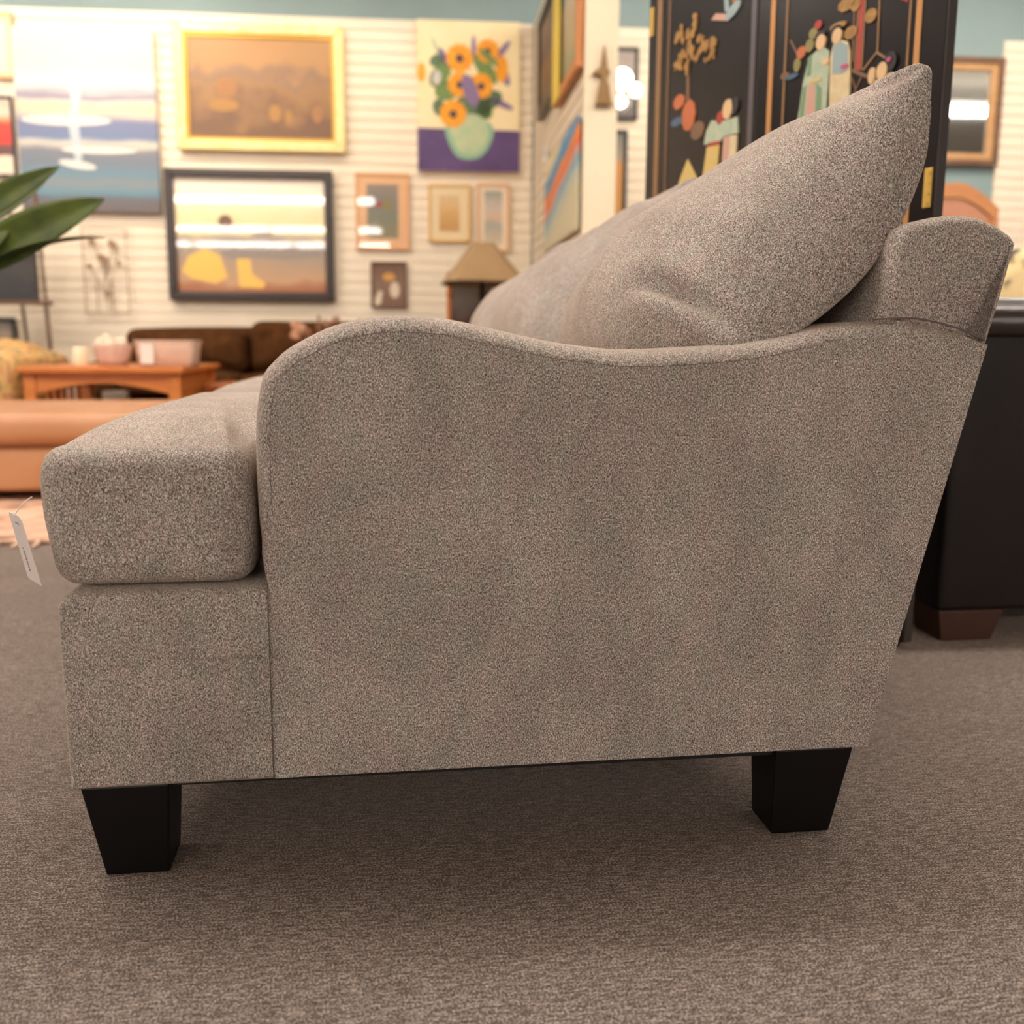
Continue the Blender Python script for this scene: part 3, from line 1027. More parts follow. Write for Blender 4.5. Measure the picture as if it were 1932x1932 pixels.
# panel B and A hinges
def hinge(p, x, z, w=0.016, h=0.064):
    hg = box('hinge', x - w / 2, x + w / 2, -0.0025, 0.0, z - h / 2, z + h / 2, M_BRASS, p, 0.0008)
    for dz in (-0.024, -0.008, 0.008, 0.024):
        prism('pin', ell(x + w * 0.2, z + dz, 0.0026, 0.0026, 6), 'y', -0.0045, -0.0024, M_BRASS, hg)
hinge(pB, 0.449, 0.79)
hinge(pB, 0.449, 1.35)
hinge(pA, 0.014, 1.288)
hinge(pA, 0.014, 0.79)
# panel A lines and inlay
vline(pA, 0.052, 0.12, 1.75, 0.022, M_GILTD)
vline(pA, 0.098, 0.14, 1.72, 0.008, BROWNS)
for cx, cz, rx, rz, rot in ((0.212, 1.222, 0.016, 0.034, 0.2), (0.150, 1.222, 0.026, 0.022, -0.3), (0.185, 1.205, 0.030, 0.022, 0.2), (0.262, 1.165, 0.040, 0.022, -0.2), (0.240, 1.188, 0.024, 0.020, 0.0), (0.140, 1.170, 0.038, 0.018, 0.1), (0.188, 1.172, 0.03, 0.02, 0.0), (0.285, 1.142, 0.022, 0.012, 0.0), (0.188, 1.146, 0.016, 0.02, 0.0)):
    for q in range(6):
        an, rd = random.uniform(0, 6.28), random.uniform(0.2, 0.95)
        plate('leaf_inlay', ell(cx + rx * rd * math.cos(an), cz + rz * rd * math.sin(an), max(0.006, rx * random.uniform(0.25, 0.45)), max(0.005, rz * random.uniform(0.22, 0.4)), 6, random.uniform(0, 3)), OCHRE, pA, 0.0025 + 0.0004 * q)
seg(pA, (0.185, 1.20), (0.194, 1.05), 0.012, BROWNS, 'trunk_inlay')
for cx, cz, rx, rz, m_ in ((0.155, 1.078, 0.026, 0.016, ORANGE), (0.200, 1.040, 0.030, 0.034, ORANGE), (0.150, 1.036, 0.03, 0.01, BLUE), (0.24, 1.0, 0.03, 0.02, BROWNS)):
    plate('flower_inlay', ell(cx, cz, rx, rz, 9), m_, pA, 0.003)
plate('figure_face', ell(0.362, 1.020, 0.018, 0.02), SK, pA, 0.005)
plate('figure_hair', ell(0.386, 1.022, 0.016, 0.016), HAIR, pA, 0.004)
plate('figure_collar', ell(0.335, 1.008, 0.016, 0.014), RED, pA, 0.004)
plate('figure_robe', [(0.30, 1.01), (0.34, 1.0), (0.40, 0.998), (0.405, 0.965), (0.35, 0.968), (0.33, 0.955), (0.272, 0.965), (0.28, 0.99)], ROBE_G, pA, 0.004)
plate('figure_sash', [(0.29, 0.965), (0.335, 0.962), (0.335, 0.954), (0.29, 0.957)], RED, pA, 0.0046)
plate('figure_skirt', [(0.285, 0.957), (0.335, 0.955), (0.33, 0.90), (0.30, 0.87), (0.272, 0.90)], ROBE_Y, pA, 0.004)
plate('figure_skirt', [(0.35, 0.966), (0.375, 0.965), (0.37, 0.88), (0.345, 0.88)], PINK, pA, 0.004)
plate('figure_skirt', [(0.376, 0.965), (0.402, 0.962), (0.40, 0.88), (0.37, 0.88)], ROBE_C, pA, 0.004)
plate('bird_wing', [(0.328, 1.26), (0.345, 1.26), (0.352, 1.215), (0.335, 1.22)], PALEB, pA, 0.003)
plate('bird_body', ell(0.366, 1.214, 0.03, 0.012, 12, 0.3), PALEB, pA, 0.0035)
plate('bird_tail', [(0.282, 1.218), (0.30, 1.226), (0.36, 1.208), (0.35, 1.198)], PINK, pA, 0.003)
plate('bird_head', ell(0.376, 1.238, 0.018, 0.012), OCHRE, pA, 0.003)
plate('hill_inlay', [(0.155, 0.88), (0.17, 0.905), (0.202, 0.945), (0.225, 0.92), (0.25, 0.89), (0.255, 0.86), (0.15, 0.86)], ROBE_Y, pA, 0.003)

# ------------------------------------------------------------------ dark leather armchair at the right
ch = thing('leather_armchair', 'dark brown leather armchair with wooden block feet behind the sofa', 'armchair', (1.5, 2.1, 0), 0, world_coords=True)
soft_box('arm', 1.008, 1.98, 1.650, 1.83, 0.055, 0.555, 0.012, M_DLEATH, ch, corner=0.02)
pl = resample(round_poly([(1.640, 0.548), (1.84, 0.548), (1.845, 0.59), (1.80, 0.618), (1.68, 0.618), (1.638, 0.59)], 0.02, 5), 0.05)
loft('arm_pad', pl, [(0.012, 1.004), (0.004, 1.010), (0, 1.022), (0, 1.5), (0, 1.96), (0.01, 1.985)], 'x', M_PAD, ch)
soft_box('arm', 1.008, 1.98, 2.42, 2.60, 0.055, 0.555, 0.012, M_DLEATH, ch, corner=0.02)
pl2 = [(p[0] + 0.77, p[1]) for p in pl]
loft('arm_pad', pl2, [(0.012, 1.004), (0.004, 1.010), (0, 1.022), (0, 1.5), (0, 1.96), (0.01, 1.985)], 'x', M_PAD, ch)
soft_box('seat_base', 1.03, 1.98, 1.835, 2.415, 0.055, 0.30, 0.012, M_DLEATH, ch, corner=0.02)
soft_box('seat_cushion', 1.02, 1.76, 1.84, 2.41, 0.302, 0.44, 0.035, M_DLEATH, ch, 0.02)
soft_box('backrest', 1.77, 2.02, 1.66, 2.59, 0.30, 0.86, 0.05, M_DLEATH, ch)
M_FOOT = mat('walnut_foot', (66, 33, 16), 0.5)
for (xa, xb, xc, xd) in ((1.012, 1.14, 1.02, 1.118), (1.96, 1.85, 1.95, 1.87)):
    foot('foot', xa, xb, xc, xd, 1.652, 1.75, 0.057, ch, M_FOOT, far_taper=0.01)
    foot('foot', xa, xb, xc, xd, 2.598, 2.50, 0.057, ch, M_FOOT, far_taper=-0.01)

# ------------------------------------------------------------------ tan leather ottoman on a rug
rug = thing('area_rug', 'pink and beige patterned rug lying under the tan ottoman', 'rug', (-1.3, 3.6, 0), 0, world_coords=True)
soft_box('pile', -2.6, -0.36, 2.76, 4.5, 0.001, 0.014, 0.005, M_RUG, rug, corner=0.01)
for k in range(45):
    x = -2.585 + k * 0.05
    tube('fringe', [(x, 2.765, 0.008), (x + 0.006, 2.735, 0.005), (x + 0.002, 2.712, 0.004)], 0.007, mat('fringe_cotton', (224, 190, 168), 0.9), rug, 5)
ot = thing('leather_ottoman', 'long tan leather ottoman bench with thick cushion top in front of the coffee tables', 'ottoman', (-1.1, 3.9, 0.014), 0, world_coords=True)
soft_box('base', -2.35, 0.05, 3.452, 4.28, 0.045, 0.195, 0.02, M_TAN, ot, corner=0.04)
soft_box('cushion', -2.37, 0.07, 3.425, 4.30, 0.196, 0.300, 0.042, M_TAN, ot, 0.010, corner=0.06)
for fx in (-2.28, -0.02):
    for fy in (3.50, 4.22):
        prism('foot', [(fx - 0.03, fy - 0.03), (fx + 0.03, fy - 0.03), (fx + 0.03, fy + 0.03), (fx - 0.03, fy + 0.03)], 'z', 0.0142, 0.046, M_FOOT, ot)

# ------------------------------------------------------------------ things in the wall frame (x along wall, -y into the room)
def wthing(name, label, cat, u, off, z=0.0, group=None):
    return thing(name, label, cat, WP(u, off, z), -WA, group)

def mission_table(name, label, u0, u1, off_near, off_far, h, mt, slats_=True):
    uc = (u0 + u1) / 2
    w = u1 - u0
    d = off_near - off_far
    t = wthing(name, label, 'table', uc, off_near)
    hw = w / 2
    box('table_top', -hw, hw, -0.02, d + 0.02, h - 0.025, h, mt, t, 0.004)
    lg = 0.05
    for sx in (-1, 1):
        for y0 in (0.012, d - 0.062):
            x0 = sx * (hw - 0.045) - lg / 2
            box('leg', x0, x0 + lg, y0, y0 + lg, 0, h - 0.026, mt, t, 0.003)
    # arched aprons
    for y0 in (0.018, d - 0.04):
        a = hw - 0.072
        arch = [(-a, h - 0.026), (-a, h - 0.115)] + [(-a + 2 * a * k / 12, h - 0.115 + 0.045 * math.sin(math.pi * k / 12)) for k in range(1, 12)] + [(a, h - 0.115), (a, h - 0.026)]
        prism('apron', arch, 'y', y0, y0 + 0.02, mt, t)
    for sx in (-1, 1):
        x0 = sx * (hw - 0.055) - 0.01
        box('side_apron', x0, x0 + 0.02, 0.063, d - 0.063, h - 0.11, h - 0.026, mt, t, 0.002)
        box('side_stretcher', x0, x0 + 0.02, 0.063, d - 0.063, 0.09, 0.125, mt, t, 0.002)
        if slats_:
            for k in range(5):
                y0 = d * (0.25 + 0.125 * k) - 0.018
                box('slat', x0 + 0.003, x0 + 0.017, y0, y0 + 0.036, 0.124, h - 0.109, mt, t, 0.002)
    box('shelf', -hw + 0.06, hw - 0.06, 0.06, d - 0.06, 0.10, 0.116, mt, t, 0.002)
    return t
mission_table('coffee_table', 'honey oak mission coffee table with arched apron carrying the boxes', -1.715, -1.02, 2.0, 1.2, 0.425, M_OAK)
mission_table('coffee_table', 'lower reddish oak coffee table in front of the brown sofa', -1.02, -0.30, 1.55, 1.18, 0.335, M_OAK2, False)

# things on the honey table (table centre u=-1.37, off 2.0 .. 1.2, top .425)
TZ = 0.4255
M_CREAM = mat('cream_wax', (246, 226, 190), 0.5)
M_PINKG = mat('pink_wicker', (214, 186, 172), 0.6, var=(228, 204, 190), vscale=40)
M_BASK = mat('woven_basket', (206, 174, 152), 0.7, var=(222, 194, 172), vscale=60, vstretch=(1, 1, 3))
c = wthing('pillar_candle', 'cream pillar candle standing at the left end of the oak table', 'candle', -1.49, 1.86, TZ)
lathe('wax', [(0.0005, 0), (0.030, 0), (0.032, 0.004), (0.032, 0.078), (0.028, 0.083), (0.0005, 0.080)], (0, 0, 0), M_CREAM, c)
tube('wick', [(0, 0, 0.078), (0.001, 0, 0.09)], 0.0012, M_BLACK, c, 5)
c = wthing('wicker_basket', 'pink wicker basket heaped with cream balls on the oak table', 'basket', -1.37, 1.80, TZ)
lathe('bowl', [(0.0005, 0.0), (0.055, 0.0), (0.072, 0.03), (0.088, 0.085), (0.092, 0.095), (0.084, 0.095), (0.066, 0.035), (0.0005, 0.02)], (0, 0, 0), M_PINKG, c, 20)
for k, (bx, by, bz) in enumerate(((-0.045, -0.02, 0.10), (0.0, -0.04, 0.095), (0.045, -0.01, 0.103), (0.0, 0.03, 0.10), (-0.02, -0.005, 0.118))):
    b_ = lathe('decorative_ball', [(0.0005, -0.024)] + [(0.024 * math.sin(math.pi * i / 8), -0.024 * math.cos(math.pi * i / 8)) for i in range(1, 8)] + [(0.0005, 0.024)], (0, 0, 0), mat('cream_ball', (232, 212, 184), 0.6), None, 12)
    p_ = WP(-1.37, 1.80, TZ) + WT * bx + WN * by + Vector((0, 0, bz))
    b_.location = p_
    tag(b_, ['cream ball at the left of the pink basket', 'cream ball at the front of the pink basket', 'cream ball at the right of the pink basket', 'cream ball at the back of the pink basket', 'cream ball on top of the others in the pink basket'][k], 'ball', 'balls in the pink basket')
c = wthing('storage_basket', 'rectangular woven basket with a white card on the oak table', 'basket', -1.135, 1.76, TZ)
bm = bmesh.new()
prof = []
outer = round_poly([(-0.125, -0.08), (0.125, -0.08), (0.125, 0.08), (-0.125, 0.08)], 0.02, 4)
loft('basket_body', outer, [(0.012, 0.0), (0.006, 0.004), (0.0, 0.06), (-0.006, 0.105), (-0.004, 0.11), (0.008, 0.108), (0.016, 0.06), (0.02, 0.012)], 'z', M_BASK, c)
bm.free()
box('price_card', -0.10, -0.045, -0.094, -0.088, 0.01, 0.10, M_WHITE, c, 0.001)
tube('rim', [(p[0] * 1.04, p[1] * 1.05, 0.108) for p in outer], 0.006, M_BASK, c, 6, True)

# brown sofa under the pictures
bs = wthing('brown_sofa', 'chocolate brown plush sofa standing against the picture wall', 'sofa', -0.97, 1.0)
soft_box('base', -0.76, 0.76, 0.03, 0.92, 0.05, 0.24, 0.03, M_BROWN, bs)
soft_box('back', -0.745, 0.745, 0.60, 0.92, 0.22, 0.610, 0.06, M_BROWN, bs, 0.015)
soft_box('arm', -0.80, -0.64, 0.02, 0.92, 0.05, 0.43, 0.05, M_BROWN, bs)
soft_box('arm', 0.64, 0.80, 0.02, 0.92, 0.05, 0.43, 0.05, M_BROWN, bs)
for x0, x1, h in ((-0.62, -0.02, 0.60), (0.0, 0.62, 0.655)):
    soft_box('seat_cushion', x0, x1, 0.02, 0.62, 0.242, 0.36, 0.04, M_BROWN, bs, 0.02)
    pl = resample(round_poly([(x0, 0.36), (x1, 0.36), (x1, h), (x0, h)], 0.07, 6), 0.05)
    loft('back_cushion', pl, [(0.05, 0.44), (0.02, 0.46), (0.0, 0.50), (0.0, 0.56), (0.02, 0.60), (0.05, 0.62)], 'y', M_BROWN, bs, crown0=(-0.03, 2), crown1=(0.0, 2))
for sx in (-0.7, 0.7):
    for y_ in (0.08, 0.85):
        prism('foot', ell(sx, y_, 0.03, 0.03, 8), 'z', 0, 0.055, M_LEG, bs)

# dried flowers on the lower table
fl = wthing('flower_vase', 'small vase of dried pink and brown flowers on the low coffee table', 'vase', -0.47, 1.42, 0.3355)
lathe('vase', [(0.0005, 0), (0.04, 0), (0.055, 0.04), (0.05, 0.09), (0.028, 0.13), (0.034, 0.15), (0.026, 0.148), (0.0005, 0.10)], (0, 0, 0), mat('brown_vase', (110, 80, 60), 0.4), fl, 18)
M_DRY1 = mat('dried_pink', (206, 160, 128), 0.9, var=(176, 124, 96), vscale=60)
M_DRY2 = mat('dried_brown', (150, 106, 80), 0.9, var=(176, 132, 104), vscale=60)
rnd = random.Random(3)
for k in range(16):
    a = rnd.uniform(0, 6.28)
    left = k < 5
    hx = rnd.uniform(-0.14, -0.07) if left else rnd.uniform(-0.04, 0.19)
    hy = rnd.uniform(-0.06, 0.06)
    hz = rnd.uniform(0.235, 0.285) if left else rnd.uniform(0.245, 0.325)
    st = tube('flower_stem', catmull([(0, 0, 0.12), (hx * 0.35, hy * 0.4, 0.19), (hx, hy, hz)], 4), 0.0022, M_DRY2, fl, 5)
    R_ = rnd.uniform(0.014, 0.024) if left else rnd.uniform(0.009, 0.017)
    hv, hf = [], []
    for i in range(7):
        for j in range(8):
            th_, p_ = math.pi * (i + 0.5) / 7, 2 * math.pi * j / 8
            q = R_ * (1 + 0.35 * rnd.uniform(-1, 1))
            hv.append((hx + q * math.sin(th_) * math.cos(p_), hy + q * math.sin(th_) * math.sin(p_), hz + q * math.cos(th_)))
    for i in range(6):
        for j in range(8):
            hf.append((i * 8 + j, i * 8 + (j + 1) % 8, (i + 1) * 8 + (j + 1) % 8, (i + 1) * 8 + j))
    hf += [tuple(range(8)), tuple(range(48, 56))]
    mesh_obj('flower_head', hv, hf, M_DRY1 if left else M_DRY2, st)

# floral armchair at the far left
fc = wthing('floral_armchair', 'gold floral upholstered armchair cut off by the left edge of the view', 'armchair', -2.33, 1.62)
soft_box('base', -0.40, 0.40, 0.03, 0.80, 0.05, 0.27, 0.03, M_FLORAL, fc)
soft_box('seat_cushion', -0.27, 0.27, -0.02, 0.60, 0.272, 0.40, 0.045, M_FLORAL, fc, 0.02)
pl = resample(round_poly([(-0.36, 0.26), (0.36, 0.26), (0.36, 0.50), (0.2, 0.545), (-0.2, 0.545), (-0.36, 0.50)], 0.06, 5), 0.05)
loft('backrest', pl, [(0.05, 0.52), (0.015, 0.545), (0.0, 0.60), (0.0, 0.74), (0.02, 0.79), (0.05, 0.80)], 'y', M_FLORAL, fc, crown0=(-0.03, 2), crown1=(0, 2))
for sx in (-1, 1):
    cx = sx * 0.38
    pa = [(cx - 0.07, 0.05), (cx + 0.07, 0.05), (cx + 0.075, 0.34)] + [(cx + 0.005 * sx + 0.095 * math.cos(a), 0.41 + 0.075 * math.sin(a)) for a in [math.radians(d_) for d_ in range(-30, 211, 20)]] + [(cx - 0.075, 0.34)]
    loft('arm', resample(pa, 0.04), [(0.03, 0.0), (0.01, 0.008), (0.0, 0.03), (0.0, 0.7), (0.01, 0.74)], 'y', M_FLORAL, fc)
for sx in (-0.36, 0.36):
    for y_ in (0.06, 0.74):
        prism('foot', ell(sx, y_, 0.025, 0.025, 8), 'z', 0, 0.055, M_LEG, fc)
# grey storage box seen under the table
bx_ = wthing('floor_box', 'pale grey box on the carpet under the oak table', 'box', -1.60, 1.02)
box('box_body', -0.06, 0.06, 0, 0.16, 0, 0.27, mat('grey_card', (190, 176, 158), 0.7), bx_, 0.004)
box('lid', -0.063, 0.063, -0.003, 0.163, 0.23, 0.275, mat('grey_card', (190, 176, 158), 0.7), bx_, 0.003)

# wooden easel holding a dark canvas
ea = wthing('display_easel', 'thin brown wooden easel beside the floral armchair', 'easel', -2.33, 0.46)
tube('leg', [(-0.29, 0.0, 0.0), (-0.04, 0.12, 1.36)], 0.011, M_WOODF, ea, 8)
tube('leg', [(0.245, -0.02, 0.0), (0.165, 0.10, 1.36)], 0.011, M_WOODF, ea, 8)
tube('leg', [(0.0, 0.36, 0.0), (0.0, 0.14, 1.34)], 0.010, M_WOODF, ea, 8)
box('ledge', -0.26, 0.24, -0.02, 0.06, 0.735, 0.755, M_WOODF, ea, 0.002)

# ------------------------------------------------------------------ pictures
def picture(name, label, u0, u1, z0, z1, fwid, fdep, frame_m, art_m, matw=0.0, mat_m=None, pane=False, lean=0.0, off=0.027, inner=None, group=None):
    w, h = u1 - u0, z1 - z0
    t = wthing(name, label, 'picture', (u0 + u1) / 2, off + 0.001, z0, group)
    t.rotation_euler = (lean, 0, -WA)
    hw = w / 2
    y1 = 0.0
    if fwid > 0:
        def rail(pts):
            o = prism('frame_rail', pts, 'y', y1, y1 - fdep, frame_m, t, bevel=min(0.006, fwid * 0.2), seg=2)
            return o
        f = fwid
        rail([(-hw, 0), (hw, 0), (hw - f, f), (-hw + f, f)])
        rail([(hw, h), (-hw, h), (-hw + f, h - f), (hw - f, h - f)])
        rail([(-hw, h), (-hw, 0), (-hw + f, f), (-hw + f, h - f)])
        rail([(hw, 0), (hw, h), (hw - f, h - f), (hw - f, f)])
        if inner:
            g = inner[0]
            for pts in ([(-hw + f, f), (hw - f, f), (hw - f - g, f + g), (-hw + f + g, f + g)], [(hw - f, h - f), (-hw + f, h - f), (-hw + f + g, h - f - g), (hw - f - g, h - f - g)],
                        [(-hw + f, h - f), (-hw + f, f), (-hw + f + g, f + g), (-hw + f + g, h - f - g)], [(hw - f, f), (hw - f, h - f), (hw - f - g, h - f - g), (hw - f - g, f + g)]):
                prism('inner_rail', pts, 'y', y1, y1 - fdep * 0.7, inner[1], t)
            f = f + g
    else:
        f = 0.0
    cd = fdep * 0.45 if fwid > 0 else fdep
    if matw > 0:
        a = f - 0.004
        for bx4 in ((-hw + a, hw - a, a, f + matw), (-hw + a, hw - a, h - f - matw, h - a), (-hw + a, -hw + f + matw, f + matw, h - f - matw), (hw - f - matw, hw - a, f + matw, h - f - matw)):
            box('mat_board', bx4[0], bx4[1], y1 - cd - 0.002, y1 - cd, bx4[2], bx4[3], mat_m, t, 0)
    ins = (f + matw - 0.004) if fwid > 0 else 0.0
    art = box('canvas', -hw + ins, hw - ins, y1 - cd, y1 - 0.001, ins, h - ins, art_m, t, 0.0015 if fwid == 0 else 0)
    if pane:
        box('glass_pane', -hw + f - 0.003, hw - f + 0.003, y1 - cd - 0.007, y1 - cd - 0.005, f - 0.003, h - f + 0.003, M_PANE, t, 0)
    return t, art, y1 - cd

LEAN = math.radians(-1.2)
# gold framed brown landscape
A_BROWN = ramp_mat('autumn_landscape', [(0.15, (116, 84, 58)), (0.38, (142, 104, 66)), (0.5, (154, 114, 70)), (0.62, (138, 106, 80)), (0.8, (172, 128, 78))], 'Z', 0.55, 3.2, (1.4, 1, 1.0), 0.5)
t, art, fy = picture('gold_framed_painting', 'brown autumn landscape painting in a bright gold frame', -1.43, -0.44, 1.668, 2.385, 0.058, 0.05, M_GOLDF, A_BROWN, inner=(0.018, M_GOLDI))
OCH = mat('paint_ochre', (168, 122, 66), 0.6)
OCH2 = mat('paint_orange_ochre', (160, 112, 70), 0.6)
for cx, cz, rx, rz in ((-0.22, 0.26, 0.09, 0.035), (0.08, 0.22, 0.035, 0.05), (0.16, 0.20, 0.02, 0.04)):
    plate('paint_stroke', ell(cx, cz, rx, rz, 12), OCH, art, 0.0008, fy)
for cx, cz, rx, rz in ((-0.20, 0.36, 0.06, 0.06), (0.33, 0.22, 0.03, 0.05)):
    plate('paint_stroke', ell(cx, cz, rx, rz, 12), OCH2, art, 0.0008, fy)

# seascape canvas, unframed
A_SEA = ramp_mat('seascape_bands', [(0.03, (104, 94, 92)), (0.075, (100, 104, 112)), (0.11, (96, 138, 152)), (0.16, (126, 134, 138)), (0.21, (104, 132, 146)), (0.28, (112, 120, 132)), (0.34, (120, 122, 130)), (0.375, (206, 198, 182)), (0.41, (108, 124, 154)), (0.50, (116, 120, 152)), (0.54, (202, 190, 172)), (0.58, (220, 200, 160)), (0.61, (212, 200, 184)), (0.63, (140, 132, 146)), (0.67, (186, 182, 184)), (0.71, (228, 222, 206)), (0.80, (222, 206, 188)), (0.86, (216, 204, 188)), (0.96, (186, 196, 190))], 'Z', 0.035, 2.2, (1.2, 1, 9.0), 0.5)
t, art, fy = picture('seascape_canvas', 'large blue and white abstract seascape canvas without frame', -2.345, -1.545, 1.297, 2.329, 0, 0.035, None, A_SEA)
WHT = mat('paint_white', (224, 218, 206), 0.5)
LBL = mat('paint_pale_blue', (182, 192, 196), 0.5)
plate('paint_stroke', [(-0.08, 0.28), (-0.04, 0.30), (-0.05, 0.50), (-0.02, 0.72), (-0.075, 0.72), (-0.11, 0.5)], LBL, art, 0.0008, fy)
plate('paint_stroke', [(-0.11, 0.74), (-0.06, 0.62), (-0.01, 0.74), (-0.03, 0.80), (-0.09, 0.80)], WHT, art, 0.0011, fy)
plate('paint_stroke', ell(-0.07, 0.27, 0.11, 0.022, 12, -0.15), WHT, art, 0.001, fy)
plate('paint_stroke', ell(0.06, 0.355, 0.22, 0.02, 14), WHT, art, 0.001, fy)
plate('paint_stroke', ell(-0.12, 0.52, 0.26, 0.03, 14), WHT, art, 0.001, fy)

# dark framed misty landscape under glass
A_MIST = ramp_mat('misty_field', [(0.04, (176, 112, 74)), (0.12, (206, 164, 124)), (0.30, (176, 156, 134)), (0.46, (176, 164, 150)), (0.56, (252, 226, 164)), (0.75, (255, 240, 196)), (0.95, (255, 244, 226))], 'Z', 0.10, 3.0, (1.5, 1, 1.5), 0.5)
t, art, fy = picture('dark_framed_landscape', 'misty golden landscape under glass in a wide espresso frame', -1.520, -0.523, 0.787, 1.560, 0.052, 0.05, M_BLACKF, A_MIST, pane=True, off=0.03)
GLD = mat('paint_gold', (255, 206, 104), 0.6)
GRYP = mat('paint_grey', (158, 146, 136), 0.6)
plate('paint_stroke', [(-0.42, 0.17), (-0.38, 0.26), (-0.28, 0.31), (-0.19, 0.27), (-0.15, 0.14), (-0.22, 0.10), (-0.36, 0.13)], GLD, art, 0.0008, fy)
plate('paint_stroke', [(-0.09, 0.25), (-0.01, 0.25), (0.0, 0.16), (0.08, 0.10), (0.06, 0.075), (-0.08, 0.08)], GLD, art, 0.0008, fy)
plate('paint_stroke', [(-0.22, 0.36), (-0.10, 0.37), (0.18, 0.35), (0.42, 0.33), (0.43, 0.27), (0.20, 0.25), (0.02, 0.26), (-0.10, 0.24), (-0.17, 0.27)], GRYP, art, 0.0006, fy)
plate('paint_stroke', ell(-0.15, 0.46, 0.045, 0.05, 12), BROWNS, art, 0.0008, fy)
plate('paint_stroke', ell(0.07, 0.40, 0.07, 0.018, 12), GRYP, art, 0.0009, fy)

# sunflower canvas
A_CREAMC = mat('cream_canvas', (246, 222, 166), 0.6, var=(248, 230, 186), vscale=4)
t, art, fy = picture('sunflower_canvas', 'unframed canvas of sunflowers in a glass vase on a purple cloth', -0.005, 0.617, 1.576, 2.444, 0, 0.032, None, A_CREAMC, off=0.025)
PURP = mat('paint_purple', (96, 70, 122), 0.6, var=(82, 60, 106), vscale=9)
PURL = mat('paint_lavender', (134, 112, 150), 0.6)
LEAFP = mat('paint_leaf', (112, 138, 74), 0.6)
LEAFD = mat('paint_dark_leaf', (92, 116, 84), 0.6)
YEL = mat('paint_sun_yellow', (244, 170, 30), 0.6, var=(238, 150, 24), vscale=25)
DISC = mat('paint_disc', (66, 48, 66), 0.6)
VASE = mat('paint_vase', (172, 196, 158), 0.6, var=(196, 206, 160), vscale=12)
VASED = mat('paint_vase_rim', (140, 182, 150), 0.6)
HWs = 0.311
plate('paint_cloth', [(-HWs, 0.0), (HWs, 0.0), (HWs, 0.245), (-HWs, 0.25)], PURP, art, 0.0008, fy)
plate('paint_vase', catmull([(-0.14, 0.26), (-0.125, 0.17), (-0.07, 0.085), (0.02, 0.07), (0.09, 0.10), (0.14, 0.18), (0.15, 0.26), (0.08, 0.31), (-0.06, 0.31)], 3, True), VASED, art, 0.0012, fy)
plate('paint_vase', catmull([(-0.115, 0.27), (-0.10, 0.18), (-0.05, 0.11), (0.02, 0.095), (0.075, 0.12), (0.115, 0.19), (0.12, 0.27), (0.06, 0.33), (-0.05, 0.33)], 3, True), VASE, art, 0.0015, fy)
for cx, cz, rx, rz, rot, m_ in ((-0.17, 0.56, 0.09, 0.05, 0.9, LEAFP), (-0.13, 0.47, 0.08, 0.06, 0.3, LEAFP), (-0.19, 0.64, 0.05, 0.035, 0.5, LEAFD), (0.10, 0.60, 0.11, 0.045, -0.9, LEAFP), (0.14, 0.42, 0.07, 0.05, 0.6, LEAFD),
                                (0.03, 0.38, 0.11, 0.09, 0, LEAFD), (-0.18, 0.37, 0.04, 0.05, 0.2, LEAFD), (-0.10, 0.34, 0.06, 0.05, 0, VASE), (0.20, 0.40, 0.08, 0.02, -0.4, PURL), (-0.15, 0.66, 0.02, 0.06, 0.5, PURL), (0.03, 0.72, 0.014, 0.07, 0.0, PURL), (0.20, 0.70, 0.018, 0.08, -0.7, PURL), (0.22, 0.56, 0.025, 0.06, 0.4, PURL),
                                (-0.20, 0.54, 0.04, 0.045, 0, WHT), (-0.20, 0.72, 0.012, 0.06, 0.4, VASE), (0.09, 0.37, 0.05, 0.07, 0.6, LEAFP)):
    plate('paint_leaf', ell(cx, cz, rx, rz, 12, rot), m_, art, 0.0014, fy)
def sunflower(cx, cz, R, sq=1.0, disc=True):
    n = 24
    pts = []
    for k in range(n):
        a = 2 * math.pi * k / n
        r = R * (1.0 if k % 2 else 0.84)
        pts.append((cx + r * math.cos(a) * sq, cz + r * math.sin(a)))
    f = plate('paint_sunflower', pts, YEL, art, 0.0022, fy)
    if disc:
        plate('flower_disc', ell(cx, cz - R * 0.03, R * 0.27 * sq, R * 0.27, 10), DISC, f, 0.0028, fy)
for a in ((-0.055, 0.655, 0.088), (0.115, 0.70, 0.075), (-0.055, 0.505, 0.078), (0.075, 0.50, 0.08), (-0.095, 0.335, 0.088)):
    sunflower(*a)
sunflower(0.20, 0.60, 0.085, 0.5, False)
sunflower(-0.285, 0.57, 0.06, 0.45, False)
plate('paint_bloom', ell(0.01, 0.47, 0.045, 0.10, 12, 0.35), PURL, art, 0.0032, fy)
plate('paint_leaf', ell(0.12, 0.665, 0.075, 0.02, 12, -0.7), LEAFP, art, 0.0034, fy)

# small pictures in the middle of the wall
A_GREY = ramp_mat('grey_green_print', [(0.1, (140, 134, 104)), (0.4, (128, 130, 112)), (0.7, (134, 128, 122)), (0.95, (150, 136, 124))], 'Z', 0.2, 6)
M_PEACH = mat('peach_mat', (232, 184, 138), 0.6)
t, art, fy = picture('peach_matted_print', 'small grey print in a wide peach mat and frame under glass', -0.387, -0.060, 1.104, 1.560, 0.016, 0.02, mat('peach_frame', (224, 168, 116), 0.5), A_GREY, 0.052, M_PEACH, True)
plate('print_spot', ell(-0.02, 0.27, 0.02, 0.018, 10), RED, art, 0.0008, fy)
plate('print_spot', ell(0.03, 0.27, 0.025, 0.04, 10), OLIVE, art, 0.0008, fy)
A_TAN = ramp_mat('tan_print', [(0.1, (206, 158, 92)), (0.5, (222, 178, 112)), (0.9, (232, 200, 150))], 'Z', 0.25, 4)
